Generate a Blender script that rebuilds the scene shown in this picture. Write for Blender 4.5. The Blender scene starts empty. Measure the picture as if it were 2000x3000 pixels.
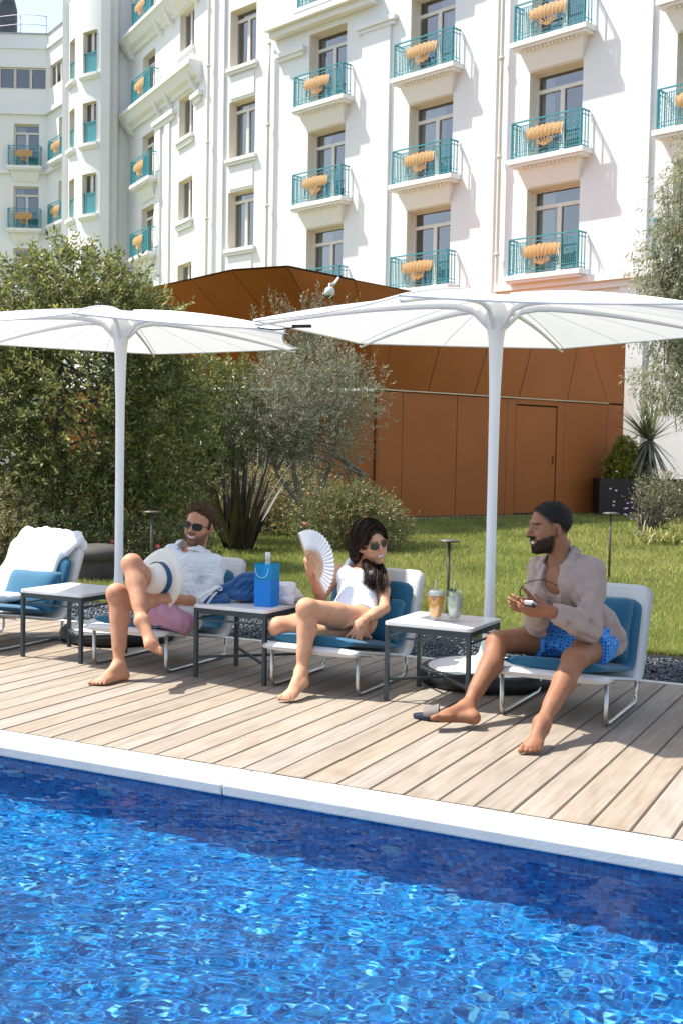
import bpy, bmesh, math, random
import numpy as np
from mathutils import Vector, Matrix

# ------------------------------------------------------------------ camera, sky, sun, exposure
scene = bpy.context.scene
R = math.radians
CAM_H, PITCH, ROLL, YAW = 1.31, .05079, .01853, -.46864


def set_camera():
    f = Vector((math.sin(YAW) * math.cos(PITCH), math.cos(YAW) * math.cos(PITCH), -math.sin(PITCH)))
    r = Vector((math.cos(YAW), -math.sin(YAW), 0))
    u = r.cross(f)
    r2 = r * math.cos(ROLL) + u * math.sin(ROLL)
    u2 = u * math.cos(ROLL) - r * math.sin(ROLL)
    cam = bpy.data.cameras.new('camera')
    cam.sensor_fit = 'HORIZONTAL'
    cam.sensor_width = 36
    cam.lens = 3404 / 2000 * 36
    cam.clip_start = .05
    cam.clip_end = 600
    o = bpy.data.objects.new('camera', cam)
    m = Matrix((r2, u2, -f)).transposed().to_4x4()
    m.translation = (0, 0, CAM_H)
    o.matrix_world = m
    scene.collection.objects.link(o)
    scene.camera = o


set_camera()
SUN_EL, SUN_YAW = R(58.5), R(-98)          # yaw measured from +Y towards +X
sun_dir = Vector((math.sin(SUN_YAW) * math.cos(SUN_EL), math.cos(SUN_YAW) * math.cos(SUN_EL), math.sin(SUN_EL)))
world = bpy.data.worlds.new('World')
scene.world = world
world.use_nodes = True
_nt = world.node_tree
_sky = _nt.nodes.new('ShaderNodeTexSky')
_sky.sky_type = 'NISHITA'
_sky.sun_disc = False
_sky.sun_elevation = SUN_EL
_sky.sun_rotation = SUN_YAW % (2 * math.pi)
_sky.air_density = 1.0
_sky.ozone_density = 1.2
_sky.dust_density = 1.4
_hs = _nt.nodes.new('ShaderNodeHueSaturation')      # slightly hazy summer sky
_hs.inputs['Saturation'].default_value = .78
_nt.links.new(_sky.outputs[0], _hs.inputs['Color'])
_nt.links.new(_hs.outputs[0], _nt.nodes['Background'].inputs[0])
_nt.nodes['Background'].inputs[1].default_value = .15
_l = bpy.data.lights.new('sun', 'SUN')
_l.energy = 4.6
_l.angle = R(.55)
_l.color = (1, .962, .895)
_s = bpy.data.objects.new('sun', _l)
_s.rotation_euler = sun_dir.to_track_quat('Z', 'Y').to_euler()
_s.location = sun_dir * 60
scene.collection.objects.link(_s)
scene.view_settings.view_transform = 'Standard'
scene.view_settings.look = 'None'
scene.view_settings.gamma = 1
scene.view_settings.exposure = .95
scene.cycles.max_bounces = 10
scene.cycles.transparent_max_bounces = 16
scene.cycles.caustics_reflective = False
scene.cycles.sample_clamp_indirect = 8
random.seed(7)
rng = np.random.default_rng(7)
COL = scene.collection

# ------------------------------------------------------------------ helpers


def V(*a):
    return Vector(a)


def tag(o, label=None, cat=None, group=None, kind=None):
    if label:
        o['label'] = label
    if cat:
        o['category'] = cat
    if group:
        o['group'] = group
    if kind:
        o['kind'] = kind
    return o


def empty(name, loc=(0, 0, 0), label=None, cat=None, group=None, kind=None, rz=0):
    o = bpy.data.objects.new(name, None)
    o.empty_display_size = .1
    o.location = loc
    o.rotation_euler = (0, 0, rz)
    COL.objects.link(o)
    return tag(o, label, cat, group, kind)


def link(name, me, m=None, parent=None, world_space=True):
    """me in world coordinates when world_space (undo the parent's transform)."""
    o = bpy.data.objects.new(name, me)
    COL.objects.link(o)
    if m is not None and not me.materials:
        me.materials.append(m)
    if parent is not None:
        o.parent = parent
        if world_space:
            mw = Matrix.Identity(4)
            p = parent
            while p is not None:
                mw = p.matrix_basis @ mw if p.parent is None else p.matrix_parent_inverse @ p.matrix_basis @ mw
                p = p.parent
            o.matrix_parent_inverse = mw.inverted()
    return o


def np_mesh(name, verts, faces, smooth=False, cols=None):
    """verts (n,3), faces (m,k) arrays -> mesh, fast."""
    verts = np.asarray(verts, dtype=np.float32)
    faces = np.asarray(faces, dtype=np.int32)
    me = bpy.data.meshes.new(name)
    me.vertices.add(len(verts))
    me.vertices.foreach_set('co', verts.ravel())
    k = faces.shape[1]
    me.loops.add(faces.size)
    me.loops.foreach_set('vertex_index', faces.ravel())
    me.polygons.add(len(faces))
    me.polygons.foreach_set('loop_start', np.arange(0, faces.size, k, dtype=np.int32))
    me.polygons.foreach_set('loop_total', np.full(len(faces), k, dtype=np.int32))
    if smooth:
        me.polygons.foreach_set('use_smooth', np.ones(len(faces), dtype=bool))
    me.update(calc_edges=True)
    if cols is not None:
        a = me.color_attributes.new('col', 'FLOAT_COLOR', 'POINT')
        c = np.ones((len(verts), 4), dtype=np.float32)
        c[:, :3] = cols
        a.data.foreach_set('color', c.ravel())
    return me


class MB:
    """collects boxes, tubes, prisms ... into one mesh"""

    def __init__(self, smooth=False):
        self.v, self.f, self.sm = [], [], []
        self.smooth = smooth

    def add(self, vs, fs, smooth=None):
        b = len(self.v)
        self.v += [tuple(p) for p in vs]
        self.f += [tuple(i + b for i in f) for f in fs]
        self.sm += [self.smooth if smooth is None else smooth] * len(fs)
        return self

    def box(self, lo, hi, M=None):
        x0, y0, z0 = lo
        x1, y1, z1 = hi
        vs = [V(x0, y0, z0), V(x1, y0, z0), V(x1, y1, z0), V(x0, y1, z0), V(x0, y0, z1), V(x1, y0, z1), V(x1, y1, z1), V(x0, y1, z1)]
        if M is not None:
            vs = [M @ p for p in vs]
        return self.add(vs, [(0, 3, 2, 1), (4, 5, 6, 7), (0, 1, 5, 4), (1, 2, 6, 5), (2, 3, 7, 6), (3, 0, 4, 7)], False)

    def bar(self, a, b, w, t, up=(0, 0, 1)):
        a, b = V(*a), V(*b)
        d = (b - a).normalized()
        up = V(*up)
        if abs(d.dot(up)) > .98:
            up = V(1, 0, 0)
        s = d.cross(up).normalized() * (w / 2)
        n = s.cross(d).normalized() * (t / 2)
        vs = [a - s - n, a + s - n, a + s + n, a - s + n, b - s - n, b + s - n, b + s + n, b - s + n]
        return self.add(vs, [(0, 1, 2, 3), (7, 6, 5, 4), (0, 4, 5, 1), (1, 5, 6, 2), (2, 6, 7, 3), (3, 7, 4, 0)], False)

    def tube(self, pts, r, n=8, cap=True, smooth=True, rfn=None, closed=False):
        pts = [V(*p) for p in pts]
        N = len(pts)
        rings = []
        prev = None
        for i, p in enumerate(pts):
            if closed:
                t = pts[(i + 1) % N] - pts[i - 1]
            else:
                t = pts[min(i + 1, N - 1)] - pts[max(i - 1, 0)]
            t = t.normalized()
            if prev is None:
                a = V(0, 0, 1) if abs(t.z) < .9 else V(1, 0, 0)
                s = t.cross(a).normalized()
            else:
                s = (prev - t * prev.dot(t)).normalized()
            prev = s
            q = t.cross(s)
            rr = r if rfn is None else rfn(i / max(N - 1, 1))
            rings.append([p + (s * math.cos(2 * math.pi * k / n) + q * math.sin(2 * math.pi * k / n)) * rr for k in range(n)])
        vs = [p for ring in rings for p in ring]
        fs = []
        for i in range(N if closed else N - 1):
            j = (i + 1) % N
            for k in range(n):
                fs.append((i * n + k, i * n + (k + 1) % n, j * n + (k + 1) % n, j * n + k))
        self.add(vs, fs, smooth)
        if cap and not closed:
            self.add(rings[0], [tuple(range(n))[::-1]], False)
            self.add(rings[-1], [tuple(range(n))], False)
        return self

    def lathe(self, prof, c=(0, 0, 0), n=24, smooth=True, M=None):
        vs, fs = [], []
        for (r, z) in prof:
            for k in range(n):
                a = 2 * math.pi * k / n
                p = V(r * math.cos(a), r * math.sin(a), z)
                if M is not None:
                    p = M @ p
                vs.append(p + V(*c))
        for i in range(len(prof) - 1):
            for k in range(n):
                fs.append((i * n + k, i * n + (k + 1) % n, (i + 1) * n + (k + 1) % n, (i + 1) * n + k))
        return self.add(vs, fs, smooth)

    def prism(self, poly, d, smooth=False):
        """poly: 3d points (planar), extruded by vector d"""
        d = V(*d)
        n = len(poly)
        a = [V(*p) for p in poly]
        vs = a + [p + d for p in a]
        fs = [tuple(range(n))[::-1], tuple(range(n, 2 * n))] + [(i, (i + 1) % n, n + (i + 1) % n, n + i) for i in range(n)]
        return self.add(vs, fs, smooth)

    def grid(self, P, smooth=True, flip=False):
        """P[i][j] 3d points"""
        n, m = len(P), len(P[0])
        vs = [p for row in P for p in row]
        fs = []
        for i in range(n - 1):
            for j in range(m - 1):
                q = (i * m + j, i * m + j + 1, (i + 1) * m + j + 1, (i + 1) * m + j)
                fs.append(q[::-1] if flip else q)
        return self.add(vs, fs, smooth)

    def mesh(self, name='mesh'):
        me = bpy.data.meshes.new(name)
        me.from_pydata(self.v, [], self.f)
        me.polygons.foreach_set('use_smooth', self.sm)
        me.update()
        return me

    def build(self, name, m=None, parent=None, bevel=0, seg=2, recalc=True):
        me = self.mesh(name)
        if recalc or bevel:
            bm = bmesh.new()
            bm.from_mesh(me)
            bmesh.ops.remove_doubles(bm, verts=bm.verts, dist=1e-5)
            bmesh.ops.recalc_face_normals(bm, faces=bm.faces)
            if bevel:
                es = [e for e in bm.edges if len(e.link_faces) == 2 and e.calc_face_angle() > .6]
                bmesh.ops.bevel(bm, geom=es, offset=bevel, segments=seg, affect='EDGES', profile=.6, clamp_overlap=True)
            bm.to_mesh(me)
            bm.free()
        return link(name, me, m, parent)


def copy_tree(o, parent=None):
    c = o.copy()
    COL.objects.link(c)
    c.parent = parent
    for ch in o.children:
        copy_tree(ch, c)
    return c


# ------------------------------------------------------------------ materials
MAT = {}


def new_mat(name):
    m = bpy.data.materials.new(name)
    m.use_nodes = True
    nt = m.node_tree
    return m, nt, nt.nodes['Principled BSDF'], nt.nodes


def node(nt, typ, ins=None, **kw):
    n = nt.nodes.new(typ)
    for k, v in kw.items():
        setattr(n, k, v)
    for k, v in (ins or {}).items():
        if hasattr(v, 'is_linked') or isinstance(v, bpy.types.NodeSocket):
            nt.links.new(v, n.inputs[k])
        else:
            n.inputs[k].default_value = v
    return n


def ramp(nt, fac, stops):
    n = nt.nodes.new('ShaderNodeValToRGB')
    while len(n.color_ramp.elements) < len(stops):
        n.color_ramp.elements.new(.5)
    for e, (p, c) in zip(n.color_ramp.elements, stops):
        e.position = p
        e.color = (*c, 1) if len(c) == 3 else c
    nt.links.new(fac, n.inputs[0])
    return n


def mat(name, c, rough=.6, var=.12, scale=8, bump=0, bscale=60, metal=0, spec=.5, stretch=None, coord='Object', c2=None, detail=6, trans=0, sheen=0, vcol=False, objvar=0, bdist=.01):
    """principled with procedural colour variation and bump"""
    if name in MAT:
        return MAT[name]
    m, nt, b, N = new_mat(name)
    L = nt.links
    tc = node(nt, 'ShaderNodeTexCoord')
    co = tc.outputs[coord]
    if stretch:
        mp = node(nt, 'ShaderNodeMapping', {'Vector': co, 'Scale': stretch})
        co = mp.outputs[0]
    nz = node(nt, 'ShaderNodeTexNoise', {'Vector': co, 'Scale': scale, 'Detail': detail, 'Roughness': .6})
    c2 = c2 or tuple(min(1, x * (1 + var)) for x in c)
    c1 = tuple(x * (1 - var) for x in c)
    if vcol:
        at = node(nt, 'ShaderNodeAttribute', attribute_name='col')
        rp = ramp(nt, nz.outputs[0], [(.3, (1 - var,) * 3), (.7, (1 + var,) * 3)])
        mx = node(nt, 'ShaderNodeMix', data_type='RGBA', blend_type='MULTIPLY')
        mx.inputs[0].default_value = 1
        L.new(at.outputs[0], mx.inputs[6])
        L.new(rp.outputs[0], mx.inputs[7])
        col = mx.outputs[2]
    else:
        rp = ramp(nt, nz.outputs[0], [(.3, c1), (.7, c2)])
        col = rp.outputs[0]
    if objvar:
        oi = node(nt, 'ShaderNodeObjectInfo')
        rr = node(nt, 'ShaderNodeMapRange', {0: oi.outputs['Random'], 3: 1 - objvar, 4: 1 + objvar})
        mx = node(nt, 'ShaderNodeMix', data_type='RGBA', blend_type='MULTIPLY')
        mx.inputs[0].default_value = 1
        L.new(col, mx.inputs[6])
        L.new(rr.outputs[0], mx.inputs[7])
        col = mx.outputs[2]
    L.new(col, b.inputs['Base Color'])
    b.inputs['Roughness'].default_value = rough
    b.inputs['Metallic'].default_value = metal
    b.inputs['Specular IOR Level'].default_value = spec
    if sheen:
        b.inputs['Sheen Weight'].default_value = sheen
    if bump:
        n2 = node(nt, 'ShaderNodeTexNoise', {'Vector': co, 'Scale': bscale, 'Detail': 4})
        bp = node(nt, 'ShaderNodeBump', {'Height': n2.outputs[0], 'Strength': bump, 'Distance': bdist})
        L.new(bp.outputs[0], b.inputs['Normal'])
    if trans:
        out = N['Material Output']
        tl = node(nt, 'ShaderNodeBsdfTranslucent')
        L.new(col, tl.inputs[0])
        ms = node(nt, 'ShaderNodeMixShader', {0: trans})
        L.new(b.outputs[0], ms.inputs[1])
        L.new(tl.outputs[0], ms.inputs[2])
        L.new(ms.outputs[0], out.inputs[0])
    MAT[name] = m
    return m

# ------------------------------------------------------------------ implicit surfaces (bodies, cloth, cushions) meshed with surface nets


class SDF:
    def __init__(s, lo, hi, h):
        s.lo, s.h = np.array(lo, float), h
        s.n = np.ceil((np.array(hi) - s.lo) / h).astype(int) + 1
        s.d = np.full(s.n, .06, np.float32)

    def _sub(s, lo, hi, pad):
        i0 = np.maximum(np.floor((np.array(lo) - pad - s.lo) / s.h).astype(int), 0)
        i1 = np.minimum(np.ceil((np.array(hi) + pad - s.lo) / s.h).astype(int) + 1, s.n)
        if (i1 <= i0).any():
            return None
        sl = tuple(slice(a, b) for a, b in zip(i0, i1))
        ax = [(s.lo[k] + s.h * np.arange(i0[k], i1[k])).astype(np.float32) for k in range(3)]
        return sl, np.ix_(*ax)

    def _blend(s, sl, d, k, sub):
        a = s.d[sl]
        if sub:
            if k > 0:
                h = np.clip(.5 - .5 * (a + d) / k, 0, 1)
                s.d[sl] = a * (1 - h) - d * h + k * h * (1 - h)
            else:
                s.d[sl] = np.maximum(a, -d)
        elif k > 0:
            h = np.clip(.5 + .5 * (a - d) / k, 0, 1)
            s.d[sl] = a * (1 - h) + d * h - k * h * (1 - h)
        else:
            s.d[sl] = np.minimum(a, d)

    def cone(s, a, b, ra, rb, k=.02, sub=False, flat=None):
        """tapered capsule; flat=(axis vector, factor) squashes it along an axis"""
        a, b = np.array(a, float), np.array(b, float)
        r = max(ra, rb)
        q = s._sub(np.minimum(a, b) - r, np.maximum(a, b) + r, k + .03)
        if q is None:
            return s
        sl, (X, Y, Z) = q
        ba = b - a
        l2 = max(float(ba @ ba), 1e-9)
        px, py, pz = X - a[0], Y - a[1], Z - a[2]
        t = np.clip((px * ba[0] + py * ba[1] + pz * ba[2]) / l2, 0, 1)
        dx, dy, dz = px - t * ba[0], py - t * ba[1], pz - t * ba[2]
        d2 = dx * dx + dy * dy + dz * dz
        if flat is not None:
            n = np.array(flat[0], float)
            n /= np.linalg.norm(n)
            c = dx * n[0] + dy * n[1] + dz * n[2]
            d2 = d2 + c * c * (1 / flat[1] ** 2 - 1)
        d = np.sqrt(d2) - (ra + (rb - ra) * t)
        if flat is not None:
            d = d * .8
        s._blend(sl, d, k, sub)
        return s

    def ell(s, c, r, M=None, k=.02, sub=False, p=2):
        """ellipsoid; rows of M are its axes; p>2 makes it boxy"""
        c, r = np.array(c, float), np.array(r, float)
        M = np.eye(3) if M is None else np.array(M, float)
        ext = np.abs(M).T @ r
        q = s._sub(c - ext, c + ext, k + .03)
        if q is None:
            return s
        sl, (X, Y, Z) = q
        x, y, z = X - c[0], Y - c[1], Z - c[2]
        u = [(x * M[i][0] + y * M[i][1] + z * M[i][2]) / r[i] for i in range(3)]
        if p == 2:
            n = np.sqrt(u[0] ** 2 + u[1] ** 2 + u[2] ** 2)
            g = np.sqrt((u[0] / r[0]) ** 2 + (u[1] / r[1]) ** 2 + (u[2] / r[2]) ** 2)
            d = n * (n - 1) / np.maximum(g, 1e-6)
        else:
            n = (np.abs(u[0]) ** p + np.abs(u[1]) ** p + np.abs(u[2]) ** p) ** (1 / p)
            d = (n - 1) * r.min()
        s._blend(sl, d.astype(np.float32), k, sub)
        return s

    def coords(s):
        return np.ix_(*[(s.lo[k] + s.h * np.arange(s.n[k])).astype(np.float32) for k in range(3)])

    def cut(s, p, n, k=0):
        """keep the side the normal points away from"""
        X, Y, Z = s.coords()
        n = np.array(n, float)
        n /= np.linalg.norm(n)
        d = (X - p[0]) * n[0] + (Y - p[1]) * n[1] + (Z - p[2]) * n[2]
        s.d = np.maximum(s.d, d.astype(np.float32))
        return s

    def folds(s, amp, freq, seed=0, along=(0, 0, 1), mix=.45):
        """long creases running roughly along a direction, fading in and out"""
        r = np.random.default_rng(seed)
        X, Y, Z = s.coords()
        f = np.zeros(tuple(s.n), np.float32)
        al = unit_(along)
        for k in range(5):
            v = r.normal(0, 1, 3)
            v = unit_(v - al * (v @ al) * (1 - mix)) * freq * (.7 + .45 * k)
            w = unit_(r.normal(0, 1, 3)) * freq * .38
            ph = r.random() * 6.28
            a = X * v[0] + Y * v[1] + Z * v[2] + ph + 1.5 * np.sin(X * w[0] + Y * w[1] + Z * w[2] + k)
            env = np.clip(.35 + .8 * np.sin(X * w[1] + Y * w[2] + Z * w[0] + 2.1 * k), 0, 1)
            f += ((np.sin(a) - .35 * np.cos(2 * a)) * env / (1 + .55 * k)).astype(np.float32)
        s.d = s.d + (amp * .6 * f).astype(np.float32)
        return s

    def mesh(s, name, color=None, smooth_it=1):
        d = s.d
        sg = d < 0
        n = np.array(d.shape) - 1
        cnt = np.zeros(n, np.int8)
        off = [(i, j, k) for i in (0, 1) for j in (0, 1) for k in (0, 1)]
        for o in off:
            cnt += sg[o[0]:o[0] + n[0], o[1]:o[1] + n[1], o[2]:o[2] + n[2]]
        ai, aj, ak = np.nonzero((cnt > 0) & (cnt < 8))
        val = np.stack([d[ai + o[0], aj + o[1], ak + o[2]] for o in off], 1)
        acc = np.zeros((len(ai), 3))
        num = np.zeros(len(ai))
        O = np.array(off, float)
        for e0 in range(8):
            for e1 in range(e0 + 1, 8):
                if abs(O[e0] - O[e1]).sum() != 1:
                    continue
                a, b = val[:, e0], val[:, e1]
                m = (a < 0) != (b < 0)
                t = np.where(m, a / np.where(m, a - b, 1), 0)
                acc += np.where(m[:, None], O[e0] + (O[e1] - O[e0]) * t[:, None], 0)
                num += m
        v = s.lo + s.h * (np.stack([ai, aj, ak], 1) + acc / num[:, None])
        idx = np.full(n, -1, np.int32)
        idx[ai, aj, ak] = np.arange(len(ai))
        F = []
        for ax in range(3):
            b, c = (ax + 1) % 3, (ax + 2) % 3
            s0 = [slice(1, -1)] * 3
            s0[ax] = slice(0, -1)
            s1 = list(s0)
            s1[ax] = slice(1, None)
            A, B = sg[tuple(s0)], sg[tuple(s1)]
            for flip, msk in ((False, A & ~B), (True, ~A & B)):
                q = np.stack(np.nonzero(msk), 1)
                q[:, b] += 1
                q[:, c] += 1
                def cell(db, dc):
                    w = q.copy()
                    w[:, b] -= db
                    w[:, c] -= dc
                    return idx[w[:, 0], w[:, 1], w[:, 2]]
                quad = np.stack([cell(1, 1), cell(0, 1), cell(0, 0), cell(1, 0)], 1)
                F.append(quad[:, ::-1] if flip else quad)
        F = np.concatenate(F)
        F = F[(F >= 0).all(1)]
        for _ in range(smooth_it):       # one light relaxation pass
            sm = np.zeros_like(v)
            nb = np.zeros(len(v))
            for i in range(4):
                np.add.at(sm, F[:, i], v[F[:, (i + 1) % 4]] + v[F[:, i - 1]])
                np.add.at(nb, F[:, i], 2)
            v = v * .45 + .55 * sm / np.maximum(nb, 1)[:, None]
        return np_mesh(name, v, F, True, None if color is None else color(v))


def unit_(v):
    v = np.array(v, float)
    return v / max(np.linalg.norm(v), 1e-9)


def smooth01(x):
    x = np.clip(x, 0, 1)
    return x * x * (3 - 2 * x)


def A(*p):
    return np.array(p, float)

scene.cycles.use_denoising = True
# ------------------------------------------------------------------ ground and lawn


def lawn_material():
    m, nt, b, N = new_mat('lawn_soil')
    tc = node(nt, 'ShaderNodeTexCoord')
    n1 = node(nt, 'ShaderNodeTexNoise', {'Vector': tc.outputs['Object'], 'Scale': 1.3, 'Detail': 5})
    n2 = node(nt, 'ShaderNodeTexNoise', {'Vector': tc.outputs['Object'], 'Scale': 40, 'Detail': 4})
    r1 = ramp(nt, n1.outputs[0], [(.3, (.17, .18, .05)), (.7, (.26, .25, .085))])
    r2 = ramp(nt, n2.outputs[0], [(.3, (.6, .6, .6)), (.7, (1.1, 1.1, 1.1))])
    mx = node(nt, 'ShaderNodeMix', data_type='RGBA', blend_type='MULTIPLY')
    mx.inputs[0].default_value = 1
    nt.links.new(r1.outputs[0], mx.inputs[6])
    nt.links.new(r2.outputs[0], mx.inputs[7])
    nt.links.new(mx.outputs[2], b.inputs['Base Color'])
    b.inputs['Roughness'].default_value = .9
    bp = node(nt, 'ShaderNodeBump', {'Height': n2.outputs[0], 'Strength': .5, 'Distance': .03})
    nt.links.new(bp.outputs[0], b.inputs['Normal'])
    return m


DECK0, DECK1, GRAV1 = 4.05, 6.845, 7.78
mb = MB()
mb.grid([[V(x, y, 0) for x in (-150, -60, -20, 0, 20, 60, 150)] for y in (GRAV1, 9, 14, 25, 60, 250)], False, True)
tag(mb.build('lawn', lawn_material(), recalc=False), kind='structure')


def grass_mesh():
    # blades over the part of the lawn in view, thinning with distance
    n = 420000
    t = rng.random(n)
    y = GRAV1 + .01 + 18.5 * t ** 2.1
    # lateral: camera looks along yaw -26.9 deg, view half angle 16.4 deg
    a = R(-30) + R(25) * (rng.random(n) * 2 - 1)
    x = np.tan(a) * y
    s = (.7 + .5 * rng.random(n)) * (1 + (y - 7) * .045)
    hgt = .048 * s
    w = .0042 * s * (1 + (y - 7) * .06)
    ang = rng.random(n) * 2 * np.pi
    lean = .9 * rng.random(n) * hgt
    la = rng.random(n) * 2 * np.pi
    v = np.zeros((n, 3, 3))
    v[:, 0] = np.stack([x - np.cos(ang) * w, y - np.sin(ang) * w, np.zeros(n)], -1)
    v[:, 1] = np.stack([x + np.cos(ang) * w, y + np.sin(ang) * w, np.zeros(n)], -1)
    v[:, 2] = np.stack([x + np.cos(la) * lean, y + np.sin(la) * lean, hgt], -1)
    base = np.array([.27, .305, .08])
    pt = np.sin(x * 1.9 + 1.3 * np.sin(y * 1.1)) * np.sin(y * 1.6 + 1.7 * np.sin(x * .8)) + .5 * np.sin(x * 5.1 + y * 3.3)
    c = base * (.7 + .6 * rng.random((n, 1))) * (1 + .16 * pt)[:, None]
    dry = rng.random(n) < .17 + .12 * np.sin(x * 1.7 + y * .9) + .07 * pt
    c[dry] = np.array([.44, .39, .16]) * (.7 + .5 * rng.random((dry.sum(), 1)))
    return np_mesh('grass', v.reshape(-1, 3), np.arange(3 * n).reshape(n, 3), cols=np.repeat(c, 3, 0))


tag(link('grass', grass_mesh(), mat('grass_blade', (.2, .25, .06), .75, .1, 3, vcol=True, trans=.35, spec=.2)),
    'short sunlit green grass of the lawn between the gravel and the copper pavilion', 'grass', kind='stuff')

# ------------------------------------------------------------------ deck of planks


def plank_material():
    m, nt, b, N = new_mat('weathered_teak')
    tc = node(nt, 'ShaderNodeTexCoord')
    oi = node(nt, 'ShaderNodeObjectInfo')
    off = node(nt, 'ShaderNodeVectorMath', {0: tc.outputs['Object']}, operation='ADD')
    cmb = node(nt, 'ShaderNodeCombineXYZ')
    mm = node(nt, 'ShaderNodeMath', {0: oi.outputs['Random'], 1: 37.0}, operation='MULTIPLY')
    nt.links.new(mm.outputs[0], cmb.inputs[1])
    nt.links.new(mm.outputs[0], cmb.inputs[2])
    nt.links.new(cmb.outputs[0], off.inputs[1])
    mp = node(nt, 'ShaderNodeMapping', {'Vector': off.outputs[0], 'Scale': (22, .9, 8)})
    grain = node(nt, 'ShaderNodeTexNoise', {'Vector': mp.outputs[0], 'Scale': 2.2, 'Detail': 9, 'Roughness': .66, 'Distortion': .5})
    mp2 = node(nt, 'ShaderNodeMapping', {'Vector': off.outputs[0], 'Scale': (4, 1.1, 1)})
    blot = node(nt, 'ShaderNodeTexNoise', {'Vector': mp2.outputs[0], 'Scale': 1.6, 'Detail': 3, 'Distortion': 1.5})
    r1 = ramp(nt, grain.outputs[0], [(.2, (.19, .163, .135)), (.5, (.285, .25, .212)), (.8, (.345, .312, .272))])
    r2 = ramp(nt, blot.outputs[0], [(.3, (.84, .80, .77)), (.55, (1, 1, 1)), (.75, (1.06, 1.08, 1.1))])
    mx = node(nt, 'ShaderNodeMix', data_type='RGBA', blend_type='MULTIPLY')
    mx.inputs[0].default_value = .9
    nt.links.new(r1.outputs[0], mx.inputs[6])
    nt.links.new(r2.outputs[0], mx.inputs[7])
    r3 = ramp(nt, oi.outputs['Random'], [(0, (1.04, .94, .83)), (.35, (.96, .91, .84)), (.7, (1.09, 1.03, .95)), (1, (1.02, 1.01, .99))])
    mx2 = node(nt, 'ShaderNodeMix', data_type='RGBA', blend_type='MULTIPLY')
    mx2.inputs[0].default_value = 1
    nt.links.new(mx.outputs[2], mx2.inputs[6])
    nt.links.new(r3.outputs[0], mx2.inputs[7])
    nt.links.new(mx2.outputs[2], b.inputs['Base Color'])
    b.inputs['Roughness'].default_value = .72
    b.inputs['Specular IOR Level'].default_value = .3
    bp = node(nt, 'ShaderNodeBump', {'Height': grain.outputs[0], 'Strength': .25, 'Distance': .004})
    nt.links.new(bp.outputs[0], b.inputs['Normal'])
    return m


deck = tag(MB().box((-9.5, DECK0, -.3), (1.2, DECK1, -.05)).build('deck', mat('deck_joist', (.05, .04, .035), .9)), kind='structure')
mb = MB().box((-.0695, 0, -.028), (.0695, DECK1 - DECK0 - .008, 0))
_pm = mb.mesh('plank')
bm = bmesh.new()
bm.from_mesh(_pm)
bmesh.ops.bevel(bm, geom=[e for e in bm.edges if abs((e.verts[0].co - e.verts[1].co).y) > 1 and e.verts[0].co.z > -.01], offset=.0035, segments=2, affect='EDGES')
bm.to_mesh(_pm)
bm.free()
_pm.materials.append(plank_material())
BOARD0, BS = -2.89512 * 1.31, .14497
for i in range(-38, 33):
    o = link('plank', _pm, None, deck, False)
    o.location = (BOARD0 + (i - .5) * BS, DECK0 + .004, random.uniform(-.0012, .0012))
    o.rotation_euler = (0, random.uniform(-.004, .004), 0)

# white edge stone between deck and gravel, slate chip bed, steel lawn edge
edge = mat('edge_stone', (.55, .53, .49), .8, .1, 14, .15, 90)
for k in range(-6, 2):
    o = MB().box((k * 1.5 + .004, DECK1, -.15), (k * 1.5 + 1.496, DECK1 + .055, .004)).build('edge_stone', edge, deck, .004)
tag(MB().box((-12, DECK1 + .055, -.2), (2, GRAV1, -.03)).build('gravel_bed', mat('bed_soil', (.03, .03, .03), .95)), kind='structure')
tag(MB().box((-12, GRAV1 - .006, -.1), (2, GRAV1, .012)).build('lawn_edge_strip', mat('edge_metal', (.12, .11, .1), .6)), kind='structure')


def chips_mesh():
    n = 13000
    x = rng.uniform(-6.6, .2, n)
    y = rng.uniform(DECK1 + .07, GRAV1 - .02, n)
    z = -.028 + rng.random(n) * .028
    base = np.array([[1, 0, 0], [-.5, .87, 0], [-.5, -.87, 0], [0, 0, .55], [0, 0, -.5]])
    tri = np.array([[0, 1, 3], [1, 2, 3], [2, 0, 3], [1, 0, 4], [2, 1, 4], [0, 2, 4]])
    s = rng.uniform(.009, .022, (n, 1))
    sc = np.concatenate([s * rng.uniform(.7, 1.5, (n, 1)), s * rng.uniform(.5, 1.0, (n, 1)), s * rng.uniform(.4, .9, (n, 1))], 1)
    p = base[None] * sc[:, None, :]
    a = rng.random(n) * 6.283
    b = rng.normal(0, .5, n)
    ca, sa, cb, sb = np.cos(a), np.sin(a), np.cos(b), np.sin(b)
    x1 = p[..., 0] * cb[:, None] + p[..., 2] * sb[:, None]
    z1 = -p[..., 0] * sb[:, None] + p[..., 2] * cb[:, None]
    q = np.stack([x1 * ca[:, None] - p[..., 1] * sa[:, None] + x[:, None], x1 * sa[:, None] + p[..., 1] * ca[:, None] + y[:, None], z1 + z[:, None]], -1)
    f = tri[None] + (np.arange(n) * 5)[:, None, None]
    c = np.array([.085, .10, .115]) * rng.uniform(.5, 1.6, (n, 1))
    return np_mesh('gravel', q.reshape(-1, 3), f.reshape(-1, 3), cols=np.repeat(c, 5, 0))


tag(link('gravel', chips_mesh(), mat('slate_chip', (.1, .1, .1), .55, .15, 60, vcol=True)),
    'dark blue grey slate chips in the strip behind the deck', 'gravel', kind='stuff')

# ------------------------------------------------------------------ pool
WATER_Z, COPE0, PF = -.047, 3.815, -.64


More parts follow.
